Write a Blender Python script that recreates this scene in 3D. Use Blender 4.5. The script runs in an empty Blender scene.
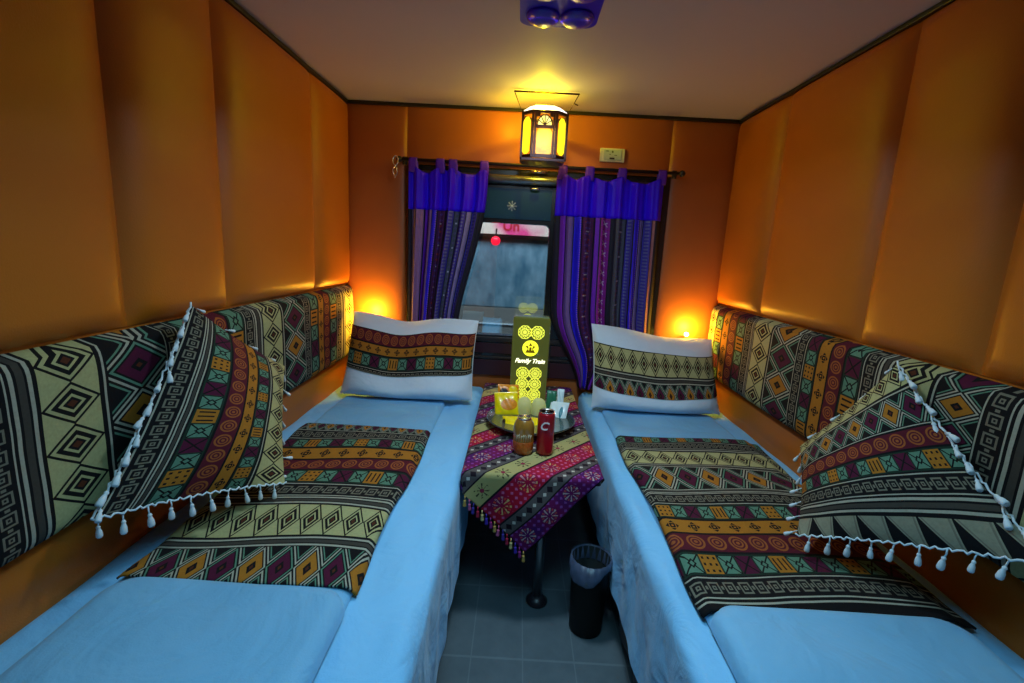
import bpy, math, random
from mathutils import Vector, Matrix
random.seed(7)
PI = math.pi
SC = bpy.context.scene
COL = SC.collection

# ------------------------------------------------------------------ materials
class S:
    """wraps a shader socket so node maths can be written as expressions"""
    t = None
    def __init__(s, k): s.k = k
    @staticmethod
    def m(op, *a, clamp=False):
        n = S.t.nodes.new('ShaderNodeMath'); n.operation = op; n.use_clamp = clamp
        for i, x in enumerate(a):
            if isinstance(x, S): S.t.links.new(x.k, n.inputs[i])
            else: n.inputs[i].default_value = float(x)
        return S(n.outputs[0])
    def __add__(a, b): return S.m('ADD', a, b)
    __radd__ = __add__
    def __sub__(a, b): return S.m('SUBTRACT', a, b)
    def __rsub__(a, b): return S.m('SUBTRACT', b, a)
    def __mul__(a, b): return S.m('MULTIPLY', a, b)
    __rmul__ = __mul__
    def __truediv__(a, b): return S.m('DIVIDE', a, b)
    def __gt__(a, b): return S.m('GREATER_THAN', a, b)
    def __lt__(a, b): return S.m('LESS_THAN', a, b)
def ab(a): return S.m('ABSOLUTE', a)
def fr(a): return S.m('FRACT', a)
def fl(a): return S.m('FLOOR', a)
def mx(a, b): return S.m('MAXIMUM', a, b)
def mn(a, b): return S.m('MINIMUM', a, b)
def btw(x, a, b): return (x > a) * (x < b)
def mod(a, b): return S.m('FLOORED_MODULO', a, b)
def rgb(c):
    n = S.t.nodes.new('ShaderNodeRGB'); n.outputs[0].default_value = (*c, 1); return S(n.outputs[0])
def mix(f, a, b):
    n = S.t.nodes.new('ShaderNodeMix'); n.data_type = 'RGBA'
    for i, x in ((0, f), (6, a), (7, b)):
        if isinstance(x, S): S.t.links.new(x.k, n.inputs[i])
        elif i == 0: n.inputs[i].default_value = x
        else: n.inputs[i].default_value = (*x, 1)
    return S(n.outputs[2])
def noise(vec, scale, detail=3, rough=.5, dist=0):
    n = S.t.nodes.new('ShaderNodeTexNoise'); n.inputs['Scale'].default_value = scale
    n.inputs['Detail'].default_value = detail; n.inputs['Roughness'].default_value = rough
    n.inputs['Distortion'].default_value = dist
    if vec: S.t.links.new(vec.k, n.inputs['Vector'])
    return S(n.outputs['Fac'])
def coord(kind='Object'):
    n = S.t.nodes.new('ShaderNodeTexCoord'); return S(n.outputs[kind])
def uvsep():
    n = S.t.nodes.new('ShaderNodeSeparateXYZ'); S.t.links.new(coord('UV').k, n.inputs[0])
    return S(n.outputs[0]), S(n.outputs[1])

def newmat(name):
    m = bpy.data.materials.new(name); m.use_nodes = True
    S.t = m.node_tree
    return m, m.node_tree.nodes['Principled BSDF']
def setc(b, key, v):
    if isinstance(v, S): S.t.links.new(v.k, b.inputs[key])
    elif isinstance(v, tuple): b.inputs[key].default_value = (*v, 1)
    else: b.inputs[key].default_value = v
def bump(b, h, strength=.3, dist=.01):
    n = S.t.nodes.new('ShaderNodeBump'); n.inputs['Strength'].default_value = strength
    n.inputs['Distance'].default_value = dist
    S.t.links.new(h.k, n.inputs['Height']); S.t.links.new(n.outputs[0], b.inputs['Normal'])
def simple(name, col, rough=.5, metal=0, emit=None, estr=0, nscale=30, namt=.12, bmp=0, bscale=200, coat=0, spec=None):
    m, b = newmat(name)
    o = coord()
    n = noise(o, nscale)
    setc(b, 'Base Color', mix(n, tuple(c*(1-namt) for c in col), tuple(min(1, c*(1+namt)) for c in col)))
    b.inputs['Roughness'].default_value = rough; b.inputs['Metallic'].default_value = metal
    if spec is not None: b.inputs['Specular IOR Level'].default_value = spec
    if coat: b.inputs['Coat Weight'].default_value = coat
    if emit:
        b.inputs['Emission Color'].default_value = (*emit, 1); b.inputs['Emission Strength'].default_value = estr
    if bmp: bump(b, noise(o, bscale), bmp, .003)
    return m

# fabric colours
BLK=(.007,.007,.008); CREAM=(.46,.45,.21); ORG=(.42,.17,.018); MAR=(.10,.010,.022); PLUM=(.085,.008,.035)
TEAL=(.11,.25,.17); GRY=(.20,.19,.14); WHT=(.42,.42,.33); DGRN=(.012,.035,.022); DGRY=(.06,.055,.045); BRN=(.09,.025,.01)

def group(name, fn):
    g = bpy.data.node_groups.new(name, 'ShaderNodeTree')
    g.interface.new_socket('U', in_out='INPUT', socket_type='NodeSocketFloat')
    g.interface.new_socket('V', in_out='INPUT', socket_type='NodeSocketFloat')
    g.interface.new_socket('Color', in_out='OUTPUT', socket_type='NodeSocketColor')
    i = g.nodes.new('NodeGroupInput'); o = g.nodes.new('NodeGroupOutput')
    S.t = g
    c = fn(S(i.outputs[0]), S(i.outputs[1]))
    g.links.new(c.k, o.inputs[0])
    return g
def cell(u): return ab(fr(u) - .5) * 2          # 0 at the middle of a cell, 1 at its border
# U arrives divided by the band width, V runs 0..1 over the band
def band_C(u, v):
    d = cell(u / .62) + ab(v - .5) * 2.1
    c = mix(d < 1.02, CREAM, BLK)
    c = mix(btw(d, .70, .88), c, CREAM)
    c = mix(btw(d, .32, .46), c, CREAM)
    c = mix(d < .18, c, BRN)
    e = ab(v - .5) * 2
    return mix(e > .93, c, BLK)
def band_A(u, v):
    p = u / .62
    alt = mod(fl(p), 2.0)
    d = cell(p) + ab(v - .5) * 2
    base = BLK
    c = mix(btw(d, 1.12, 1.24), base, WHT)
    c = mix(btw(d, 1.36, 1.46), c, TEAL)
    c = mix(btw(d, .86, .98), c, mix(alt, TEAL, WHT))
    c = mix(d < .76, c, mix(alt, PLUM, ORG))
    c = mix(d < .30, c, BLK)
    c = mix(d < .12, c, BRN)
    return c
def band_E(u, v):
    p = u / .72
    lu = cell(p); lv = ab(v - .5) * 2.0 / .72
    m = mx(lu / .72, lv / .74)
    c = mix(btw(m, .68, .95), BLK, GRY)
    c = mix(m < .34, c, GRY)
    c = mix((m < .14), c, BLK)
    gap = (lu > .86) * (lv < .22)
    c = mix(gap, c, GRY)
    return mix(btw(ab(v - .5) * 2, .82, .94), c, WHT)
def band_F(u, v):
    p = u / .92
    k = mod(fl(p), 4.0)
    fu = fr(p) - .5; fv = (v - .5) * 1.22
    m = mx(ab(fu), ab(fv)); inside = (m < .47)
    # teal tile with a cross and a small diamond
    x = ab(ab(fu) - ab(fv)); dia = ab(fu) + ab(fv)
    t = mix(x < .05, TEAL, BLK); t = mix(dia < .24, t, BLK); t = mix(dia < .13, t, TEAL)
    t = mix(m > .44, t, BLK)
    # orange tile with dark dots
    g = mx(ab(fr(fu * 3.2 + .5) - .5), ab(fr(fv * 3.2 + .5) - .5)); o = mix(g < .2, ORG, BLK)
    bars = mix(btw(ab(fr(fu * 3.4 + .5) - .5), -.1, .17) * (ab(fv) < .34), ORG, BLK)
    o = mix(mod(fl(p / 4.0), 2.0), o, bars)
    d2 = mix(btw(x, -.1, .06), PLUM, BLK)
    c = mix(btw(k, .5, 1.5), t, o)
    c = mix(k > 2.5, c, d2)
    c = mix(inside, DGRN, c)
    return mix(ab(v - .5) > .45, c, BLK)
def band_G(u, v):
    p = u / .88
    fu = (fr(p) - .5) * .94; fv = v - .5
    r = S.m('SQRT', fu * fu + fv * fv * 1.1)
    O = (.34, .10, .025)
    c = mix(btw(r, .30, .39), MAR, O); c = mix(btw(r, .16, .23), c, O); c = mix(r < .08, c, O)
    return mix(ab(fv) > .45, c, BLK)
def band_H(u, v):
    p = u / 1.0
    fu = ab(fr(p) - .5); fv = ab(v - .5) * .9
    m = mx(fu, fv); d = fu + fv
    c = mix(d < .30, ORG, BLK); c = mix(mx(fu, fv) < .05, c, ORG)
    c = mix(btw(m, .13, .17) * (d < .3), c, ORG)
    return mix(ab(v - .5) > .43, c, BLK)
def band_S(u, v):
    c = mix(btw(v, .38, .66), BLK, DGRY)
    c = mix(btw(v, .10, .26), c, WHT); return mix(btw(v, .76, .92), c, WHT)
def band_L(u, v):
    return mix(btw(v, .35, .65), BLK, WHT)
def band_T(u, v):
    p = u / .95
    w = cell(p)
    c = mix(v < w, BLK, (.30,.30,.21))
    c = mix(btw(w - v, .1, .22), c, GRY)
    return mix(ab(v - .5) > .44, c, BLK)
BANDS = {k: group('band_' + k, f) for k, f in dict(C=band_C, A=band_A, E=band_E, F=band_F, G=band_G, H=band_H, S=band_S, L=band_L, T=band_T).items()}
WD = dict(E=.06, S=.05, C=.14, L=.02, A=.18, F=.09, H=.06, G=.07, T=.09)

def fabric(name, start, seq, k=1.0, udiv=None, bscale=1.0):
    """woven cloth: bands laid one after the other along V from start; seq of letters or (letter, width)"""
    m, b = newmat(name)
    u, v = uvsep()
    o = coord()
    wob = noise(o, 9.0, 1)
    v = v + (wob - .5) * .006
    letters = []; pos = start; bounds = []
    for s in seq:
        L, w = (s, WD[s] * k) if isinstance(s, str) else s
        if L not in letters: letters.append(L)
        bounds.append((pos, w, letters.index(L))); pos += w
    st = None
    s0, w0, t0 = bounds[0]
    sv, sw, stp = S.m('ADD', s0, 0), S.m('ADD', w0, 0), S.m('ADD', t0, 0)
    for (p0, pw, pt), (q, w, t) in zip(bounds, bounds[1:]):
        g = v > q
        sv = S.m('MULTIPLY_ADD', g, q - p0, sv); sw = S.m('MULTIPLY_ADD', g, w - pw, sw)
        if t != pt: stp = S.m('MULTIPLY_ADD', g, t - pt, stp)
    vl = (v - sv) / sw
    ul = u / sw * (1.0 / bscale)
    col = None
    for i, L in enumerate(letters):
        n = S.t.nodes.new('ShaderNodeGroup'); n.node_tree = BANDS[L]
        S.t.links.new(ul.k, n.inputs[0]); S.t.links.new(vl.k, n.inputs[1])
        c = S(n.outputs[0])
        if L in (udiv or {}):
            S.t.links.new((u / sw * udiv[L]).k, n.inputs[0])
        col = c if col is None else mix(btw(stp, i - .5, i + .5), col, c)
    wv = S.m('SINE', u * 2600.0) * S.m('SINE', v * 2600.0)
    fz = noise(o, 160.0, 2)
    col = mix(fz * .35, col, BLK)
    setc(b, 'Base Color', col); b.inputs['Roughness'].default_value = .9
    b.inputs['Specular IOR Level'].default_value = .15
    bump(b, wv * .5 + fz, .25, .002)
    return m

PER = ['E', 'S', 'C', 'L', 'A', 'E', 'F', 'H', 'G', 'F']          # one repeat of the weave
M = {}
M['strip_left'] = fabric('woven_strip_left', -2.766, PER * 3 + ['E', 'S', 'C', 'L', 'A'], udiv=dict(C=.95, A=.95, E=1.08, F=1.15, G=1.15))
M['strip_right'] = fabric('woven_strip_right', .04, [('C', .10), ('F', .09), ('H', .07), ('G', .08), ('F', .09), ('E', .06), ('S', .02), ('C', .15), ('L', .02), ('A', .18),
    ('E', .06), ('F', .07), ('H', .065), ('G', .07), ('F', .085), ('E', .06), ('S', .05), ('C', .14), ('L', .02), ('A', .12), ('E', .07), ('S', .06), 'C', 'L', 'A', 'E', 'F', 'H', 'G', 'F', 'E', 'S', 'C'], udiv=dict(C=.95, A=1.0, E=1.08, F=1.2, G=1.15))
# runners: V is the distance from the window wall
M['runner_left'] = fabric('woven_runner_left', .80, [('A', .085), ('E', .085), ('F', .085), ('H', .085), ('G', .085), ('F', .095), ('E', .09), ('S', .05), ('C', .150), ('S', .045), ('A', .150)], udiv=dict(C=1.6, A=1.45, F=1.75, G=1.35, H=1.3, E=1.5))
M['runner_right'] = fabric('woven_runner_right', .745, [('F', .07), ('E', .06), ('L', .02), ('C', .125), ('S', .03), ('A', .155), ('S', .03), ('E', .07), ('F', .08), ('H', .08), ('G', .09), ('F', .09), ('E', .08), ('L', .02)], udiv=dict(C=1.25, A=1.13, F=1.75, G=1.35, H=1.3, E=1.55))
M['cushion_left'] = fabric('woven_cushion_left', -.02, [('L', .03), ('E', .062), ('S', .025), ('F', .08), ('G', .07), ('H', .048), ('F', .065), ('L', .015), ('C', .135), ('L', .03)], udiv=dict(C=1.1, E=1.3, F=1.8, G=1.4, H=.95))
M['cushion_right'] = fabric('woven_cushion_right', -.02, [('C', .085), ('L', .015), ('A', .098), ('L', .010), ('G', .060), ('F', .065), ('E', .062), ('S', .050), ('T', .13)], udiv=dict(C=.88, A=1.0, F=1.7, G=1.2, E=1.4, T=1.8))
M['band_left'] = fabric('woven_band_left', -.02, [('L', .02), ('G', .065), ('H', .05), ('F', .07), ('E', .04), ('L', .03)], udiv=dict(F=1.35, G=1.25, E=1.2))
M['band_right'] = fabric('woven_band_right', -.02, [('L', .02), ('C', .115), ('S', .035), ('A', .09), ('L', .03)], udiv=dict(C=1.25, A=1.1))

# leather, ceiling, floor
def leather():
    m, b = newmat('tan_leatherette'); o = coord()
    n = noise(o, 2.0, 3); setc(b, 'Base Color', mix(n, (.42, .115, .004), (.50, .140, .006)))
    b.inputs['Roughness'].default_value = .46; b.inputs['Specular IOR Level'].default_value = .45
    vo = S.t.nodes.new('ShaderNodeTexVoronoi'); vo.inputs['Scale'].default_value = 260; S.t.links.new(o.k, vo.inputs['Vector'])
    bump(b, S(vo.outputs['Distance']), .12, .002); return m
M['leather'] = leather()
M['leather_back'] = simple('terracotta_leatherette', (.40, .115, .022), .45, nscale=2, bmp=.1, bscale=260)
M['ceiling'] = simple('matte_ceiling', (.46, .42, .47), .7, nscale=1.2, namt=.06)
M['trim'] = simple('black_trim', (.012, .010, .012), .4)
def floor_mat():
    m, b = newmat('grey_vinyl_floor')
    o = coord(); sp = S.t.nodes.new('ShaderNodeSeparateXYZ'); S.t.links.new(o.k, sp.inputs[0])
    x, y = S(sp.outputs[0]), S(sp.outputs[1])
    line = mx(cell(x / .17), cell(y / .34)) > .975
    n = noise(o, 8.0, 5, .65)
    c = mix(n, (.05, .075, .09), (.13, .17, .19)); c = mix(line * .18, c, (.30, .38, .40))
    setc(b, 'Base Color', c); b.inputs['Roughness'].default_value = .45; bump(b, n, .15, .004); return m
M['floor'] = floor_mat()
def sheet_mat(name, a, c2):
    m, b = newmat(name); o = coord()
    n = noise(o, 3.0, 3)
    setc(b, 'Base Color', mix(n, a, c2)); b.inputs['Roughness'].default_value = .75
    b.inputs['Sheen Weight'].default_value = .15
    w = noise(o, 4.5, 4, .5, .8) + noise(o, 11.0, 2, .5, 1.5) * .12
    bump(b, w + noise(o, 300.0, 1) * .02, .5, .04); return m
M['sheet'] = sheet_mat('pale_cotton_sheet', (.16, .50, .84), (.24, .58, .90))
M['duvet'] = sheet_mat('shade_mottled_duvet', (.11, .35, .58), (.23, .54, .82))  # darker mottling paints soft shading into the duvet colour
M['pillow'] = sheet_mat('white_cotton_pillow', (.54, .70, .84), (.60, .75, .88))
M['skirt'] = simple('grey_lining', (.07, .07, .08), .8)
M['dark'] = simple('dark_laminate', (.016, .013, .018), .35)
M['maroon'] = simple('dark_maroon_panel', (.035, .008, .018), .35)
M['frame'] = simple('black_window_frame', (.010, .010, .014), .25, coat=.3)
M['steel'] = simple('brushed_steel', (.30, .33, .36), .3, metal=.9)
M['white_plastic'] = simple('ivory_plastic', (.60, .64, .52), .4)
M['ivory2'] = simple('pale_socket_face', (.42, .55, .48), .35)
M['blue_plastic'] = simple('deep_blue_plastic', (.04, .014, .60), .3, coat=.25)
M['white'] = simple('white_cotton_tassel', (.66, .78, .84), .8)
M['silver'] = simple('silver_metal', (.7, .7, .7), .25, metal=1)
M['red_can'] = simple('red_can_paint', (.42, .008, .02), .3, metal=.3, coat=.4)
M['amber'] = simple('amber_drink_label', (.30, .14, .02), .25, coat=.6, nscale=40, namt=.4)
M['amber_low'] = simple('orange_drink', (.52, .11, .01), .2, coat=.6, nscale=60, namt=.5)
M['yellow'] = simple('yellow_wrapper', (.95, .68, .0), .35, coat=.2, nscale=50, namt=.15)
M['orange'] = simple('orange_print', (.85, .26, .01), .35, nscale=60, namt=.35)
M['black_print'] = simple('black_print', (.02, .015, .012), .4)
M['green'] = simple('green_wrapper', (.02, .16, .08), .35)
M['white_wrap'] = simple('white_wrapper', (.62, .78, .80), .35, coat=.3)
M['teal_print'] = simple('teal_print', (.03, .22, .28), .4)
M['plate'] = simple('glazed_plate', (.42, .50, .46), .2, coat=.6, nscale=14, namt=.35)
M['plate_rim'] = simple('plate_dark_rim', (.04, .06, .05), .25, coat=.6)
M['bin'] = simple('black_bin_plastic', (.006, .008, .008), .6, spec=.2)
M['liner'] = simple('translucent_bin_liner', (.05, .07, .12), .35, nscale=25, namt=.7)
M['sign_body'] = simple('olive_acrylic', (.055, .065, .018), .2, coat=.5, emit=(.09, .10, .012), estr=.5)
M['sign_yellow'] = simple('lit_yellow', (.7, .7, .05), .4, emit=(.85, .85, .02), estr=1.3)
M['sign_white'] = simple('lit_letters', (.8, .8, .6), .4, emit=(1, 1, .62), estr=1.6)
M['lantern_metal'] = simple('bronze_lantern_metal', (.045, .018, .022), .35, metal=.6)
def cup_mat():
    m = bpy.data.materials.new('cream_translucent_plastic'); m.use_nodes = True; t = m.node_tree; t.nodes.clear(); S.t = t
    o = t.nodes.new('ShaderNodeOutputMaterial'); mi = t.nodes.new('ShaderNodeMixShader'); mi.inputs[0].default_value = .6
    d = t.nodes.new('ShaderNodeBsdfDiffuse'); r = t.nodes.new('ShaderNodeBsdfTranslucent')
    c = mix(noise(coord(), 60, 2), (.95, .93, .35), (1, 1, .7))
    for q in (d, r): t.links.new(c.k, q.inputs[0])
    t.links.new(d.outputs[0], mi.inputs[1]); t.links.new(r.outputs[0], mi.inputs[2]); t.links.new(mi.outputs[0], o.inputs[0]); return m
M['cup'] = cup_mat()

def glass(name, tint=(1, 1, 1), refl=.12):
    m = bpy.data.materials.new(name); m.use_nodes = True; t = m.node_tree; t.nodes.clear(); S.t = t
    o = t.nodes.new('ShaderNodeOutputMaterial'); mi = t.nodes.new('ShaderNodeMixShader')
    tr = t.nodes.new('ShaderNodeBsdfTransparent'); tr.inputs[0].default_value = (*tint, 1)
    gl = t.nodes.new('ShaderNodeBsdfGlossy'); gl.inputs['Roughness'].default_value = .02
    gl.inputs[0].default_value = (.95, 1, .95, 1)
    n = noise(coord(), 6.0, 2); f = n * (refl * .3) + refl * .85
    t.links.new(f.k, mi.inputs[0]); t.links.new(tr.outputs[0], mi.inputs[1]); t.links.new(gl.outputs[0], mi.inputs[2])
    t.links.new(mi.outputs[0], o.inputs[0]); return m
M['glass'] = glass('window_glass', (.8, .9, .95), .22)

def lantern_glass(name, c1, c2, e):
    m, b = newmat(name); o = coord(); n = noise(o, 22.0, 3, .6)
    c = mix(S.m('MULTIPLY_ADD', n, 2.4, -.7, clamp=True), c1, c2)
    setc(b, 'Base Color', mix(.75, c, (.02, .01, 0))); setc(b, 'Emission Color', c); b.inputs['Emission Strength'].default_value = e
    b.inputs['Roughness'].default_value = .3; return m
M['lan_side'] = lantern_glass('lit_yellow_glass', (1, .82, .01), (1, .72, .02), 1.5)
M['lan_mid'] = lantern_glass('lit_amber_glass', (1, .40, .004), (1, .72, .03), .95)
M['lan_fan'] = lantern_glass('lit_pale_glass', (1, .88, .10), (1, .95, .5), 1.5)
M['bulb'] = simple('warm_bulb', (1, .8, .4), .3, emit=(1, .55, .12), estr=30)
M['lan_top'] = simple('lit_white_glass', (.8, .8, .9), .3, emit=(.85, .8, 1), estr=1.4)

def cloth_mat():
    """bright striped table cloth with star flowers; V runs across the stripes"""
    m, b = newmat('striped_star_tablecloth'); u, v = uvsep(); o = coord()
    RED=(.36,.004,.025); MAG=(.16,.004,.06); PUR=(.060,.006,.10); CRM=(.36,.33,.13); GR=(.085,.075,.075); DK=(.012,.006,.012)
    n = noise(o, 11.0, 2)
    seq = [('P', .082), ('g', .047), ('R', .096), ('c', .080), ('g', .050), ('P', .095), ('g', .045), ('R', .085), ('c', .075), ('g', .045), ('P', .09), ('g', .045), ('R', .09), ('c', .08), ('g', .05), ('P', .09), ('g', .05), ('R', .14)]
    pos = .0; col = S(rgb(DK).k); nb = mix(S.m('MULTIPLY_ADD', n, 4.0, -1.5, clamp=True), PUR, MAG); rb = mix(S.m('MULTIPLY_ADD', n, 4.0, -1.4, clamp=True), MAG, RED)
    sv = S.m('ADD', 0, 0); sw = S.m('ADD', seq[0][1], 0); ty = S.m('ADD', 0, 0)
    T = dict(P=0, g=1, R=2, c=3); pt = 0; pw = seq[0][1]; p0 = 0
    for L, w in seq:
        if pos > 0:
            g = v > pos
            sv = S.m('MULTIPLY_ADD', g, pos - p0, sv); sw = S.m('MULTIPLY_ADD', g, w - pw, sw); ty = S.m('MULTIPLY_ADD', g, T[L] - pt, ty)
        p0 = pos; pw = w; pt = T[L]; pos += w
    lv = (v - sv) / sw - .5
    lu = (fr(u / sw / 1.3) - .5) * 1.3
    r = S.m('SQRT', lu * lu + lv * lv); a = S.m('ARCTAN2', lv, lu)
    pet = (S.m('COSINE', a * 8.0) > .5) * btw(r, .09, .36) * (noise(o, 120.0, 1) > .42)
    pet2 = (S.m('COSINE', a * 8.0) < -.6) * btw(r, .24, .34)
    du = fr(u / .022) - .5; dv = fr(v / .022) - .5
    dots = ((ab(du) + ab(dv)) < .30) * (r > .43)
    starc = mix(n > .5, (.50, .20, .22), (.60, .36, .14))
    P = mix(dots, nb, (.22, .05, .28)); P = mix(pet, P, (.42, .30, .30)); P = mix(pet2, P, (.4, .06, .06))
    R_ = mix(dots, rb, (.50, .10, .25)); R_ = mix(pet, R_, starc); R_ = mix(pet2, R_, (.6, .05, .03))
    C_ = mix(pet, CRM, (.05, .045, .02)); C_ = mix(r < .1, C_, (.25, .02, .05))
    lg = fr(u / .05) - .5
    G_ = mix((ab(lg) * 1.2 + ab(lv)) < .3, GR, DK); G_ = mix((ab(ab(lg) - .5) + ab(lv)) < .16, G_, (.5, .48, .42))
    c = mix(btw(ty, .5, 1.5), P, G_); c = mix(btw(ty, 1.5, 2.5), c, R_); c = mix(ty > 2.5, c, C_)
    c = mix(ab(lv) > .455, c, DK)
    setc(b, 'Base Color', c); b.inputs['Roughness'].default_value = .85; b.inputs['Specular IOR Level'].default_value = .2
    bump(b, noise(o, 260.0, 2), .3, .002); return m
M['cloth'] = cloth_mat()

def curtain_mat(name, seq):
    """vertical stripes across U; each entry (kind, width)"""
    m, b = newmat(name); u, v = uvsep(); o = coord()
    n = noise(o, 60.0, 2)
    cols = dict(k=(.012,.012,.03), p=(.20,.02,.60), m=(.26,.13,.36), b=(.03,.015,1.0), l=(.28,.22,.52), d=(.10,.02,.12), x=(.32,.02,.36), g=(.07,.08,.12), n=(.06,.04,.40), o=(.38,.16,.18))
    pos = 0; col = rgb(cols['k'])
    for L, w in seq:
        f = btw(u, pos, pos + w); lu = (u - pos) / w - .5
        c = rgb(cols[L])
        if L == 'x':
            q = fr(v / .052 + lu * .5) - .5
            st = (ab(ab(lu * .9 ) - ab(q)) < .05) * ((ab(q)+ab(lu)) < .42)
            c = mix(st, c, (.75, .70, .72)); c = mix((ab(q) > .47), c, (.35, .02, .12))
        elif L == 'd':
            q = fr(v / .03) - .5; z = noise(o, 14.0, 1)
            c = mix((ab(q) + ab(lu)) < .28, c, mix(z > .52, (.12, .05, .30), (.36, .04, .05)))
            q2 = fr(v / .115) - .5; c = mix((ab(q2) < .028) * (ab(lu) < .14), c, (.7, .65, .7))
        elif L == 'g':
            q = fr(v / .026) - .5; c = mix((ab(q) + ab(lu)) < .3, c, (.10, .08, .20))
            q2 = fr(v / .13 + .4) - .5; c = mix((ab(q2) < .03) * (ab(lu) < .14), c, (.6, .6, .7))
        elif L == 'n':
            q = fr(v / .018) - .5; c = mix((ab(q) < .25) * (ab(lu) < .22), c, (.16, .16, .42))
        elif L == 'b':
            q = fr(v / .012) - .5; c = mix((ab(q) < .25) * (lu > .28), c, (.35, .15, .8))
        c = mix(ab(lu) > .42, c, cols['k'])
        col = mix(f, col, c); pos += w
    col = mix(n * .3, col, (.01, .01, .02))
    setc(b, 'Base Color', col); b.inputs['Roughness'].default_value = .7; b.inputs['Specular IOR Level'].default_value = .3
    return m
M['curtain_left'] = curtain_mat('striped_curtain_left', [('k', .02), ('l', .03), ('m', .05), ('p', .03), ('m', .02), ('b', .03), ('d', .05), ('k', .015), ('n', .04), ('g', .035), ('n', .04), ('l', .03), ('n', .04), ('k', .06)])
M['curtain_right'] = curtain_mat('striped_curtain_right', [('k', .035), ('p', .035), ('m', .055), ('b', .045), ('d', .085), ('p', .03), ('x', .075), ('k', .02), ('g', .075), ('n', .04), ('b', .04), ('l', .03), ('n', .045), ('o', .02), ('k', .04)])
def satin():
    m, b = newmat('royal_blue_satin'); o = coord(); n = noise(o, 9.0, 2)
    setc(b, 'Base Color', mix(n, (.028, .0, .85), (.05, .004, 1.0))); b.inputs['Roughness'].default_value = .5
    b.inputs['Specular IOR Level'].default_value = .2; b.inputs['Sheen Weight'].default_value = .1
    b.inputs['Sheen Tint'].default_value = (.2, .1, 1, 1)
    return m
M['satin'] = satin()
M['violet'] = simple('violet_satin_tab', (.08, .006, .50), .6, nscale=12)

# ------------------------------------------------------------------ mesh helpers
class MB:
    def __init__(s): s.v = []; s.f = []; s.uv = []; s.mi = []
    def add(s, verts, faces, uvs=None, mi=0):
        o = len(s.v); s.v += [tuple(p) for p in verts]
        for f in faces:
            s.f.append([o + i for i in f]); s.mi.append(mi)
            s.uv.append([uvs[i] for i in f] if uvs else [(0, 0)] * len(f))
    def grid(s, nu, nv, fn, uvfn=None, mi=0, flip=False, closeu=False):
        P = []; Q = []
        for j in range(nv + 1):
            for i in range(nu + 1):
                a, b = i / nu, j / nv
                P.append(fn(a, b)); Q.append(uvfn(a, b) if uvfn else (a, b))
        F = []
        for j in range(nv):
            for i in range(nu):
                k = j * (nu + 1) + i; f = [k, k + 1, k + nu + 2, k + nu + 1]
                F.append(f[::-1] if flip else f)
        s.add(P, F, Q, mi)
    def box(s, x0, x1, y0, y1, z0, z1, mi=0):
        v = [(x0,y0,z0),(x1,y0,z0),(x1,y1,z0),(x0,y1,z0),(x0,y0,z1),(x1,y0,z1),(x1,y1,z1),(x0,y1,z1)]
        s.add(v, [(0,3,2,1),(4,5,6,7),(0,1,5,4),(1,2,6,5),(2,3,7,6),(3,0,4,7)], None, mi)
    def tube(s, pts, r, n=8, mi=0, caps=True):
        pts = [Vector(p) for p in pts]; rs = r if isinstance(r, (list, tuple)) else [r] * len(pts)
        t0 = (pts[1] - pts[0]).normalized(); up = Vector((0, 0, 1)) if abs(t0.z) < .9 else Vector((1, 0, 0))
        a = t0.cross(up).normalized(); V = []
        for i, p in enumerate(pts):
            t = (pts[min(i + 1, len(pts) - 1)] - pts[max(i - 1, 0)]).normalized()
            a = (a - t * a.dot(t)).normalized(); b = t.cross(a)
            for k in range(n):
                g = 2 * PI * k / n; V.append(p + (a * math.cos(g) + b * math.sin(g)) * rs[i])
        F = [(i*n+k, i*n+(k+1)%n, (i+1)*n+(k+1)%n, (i+1)*n+k) for i in range(len(pts)-1) for k in range(n)]
        if caps: F += [tuple(range(n))[::-1], tuple((len(pts)-1)*n+k for k in range(n))]
        s.add(V, F, None, mi)
    def lathe(s, c, prof, n=32, mi=0, sx=1, sy=1, axis=None):
        V = []
        for r, z in prof:
            for k in range(n):
                g = 2 * PI * k / n; V.append((c[0]+r*math.cos(g)*sx, c[1]+r*math.sin(g)*sy, c[2]+z))
        F = [(i*n+k, i*n+(k+1)%n, (i+1)*n+(k+1)%n, (i+1)*n+k) for i in range(len(prof)-1) for k in range(n)]
        if prof[0][0] > 1e-4: F.append(tuple(range(n))[::-1])
        if prof[-1][0] > 1e-4: F.append(tuple((len(prof)-1)*n+k for k in range(n)))
        s.add(V, F, [(p[0], p[2]) for p in V], mi)
    def build(s, name, mats, parent=None, smooth=True, bevel=0, solid=0):
        me = bpy.data.meshes.new(name); me.from_pydata(s.v, [], s.f); 
        for m in (mats if isinstance(mats, (list, tuple)) else [mats]): me.materials.append(m)
        uv = me.uv_layers.new(name='UVMap')
        k = 0
        for p, q, mi in zip(me.polygons, s.uv, s.mi):
            p.material_index = mi; p.use_smooth = smooth
            for j in range(len(q)): uv.data[p.loop_start + j].uv = q[j]
        me.update()
        o = bpy.data.objects.new(name, me); COL.objects.link(o)
        if parent:
            o.parent = parent; o.location = -Vector(parent.location)
        if bevel:
            b = o.modifiers.new('bevel', 'BEVEL'); b.width = bevel; b.segments = 3; b.limit_method = 'ANGLE'; b.angle_limit = R(40)
        if solid:
            q = o.modifiers.new('solid', 'SOLIDIFY'); q.thickness = solid; q.offset = 0
        return o
def R(d): return math.radians(d)
def tag(o, label=None, cat=None, group=None, kind=None):
    if label: o['label'] = label
    if cat: o['category'] = cat
    if group: o['group'] = group
    if kind: o['kind'] = kind
    return o
def thing(name, label, cat, loc=(0, 0, 0), group=None):
    o = bpy.data.objects.new(name, None); COL.objects.link(o); o.location = loc; o.empty_display_size = .05
    return tag(o, label, cat, group)
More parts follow.
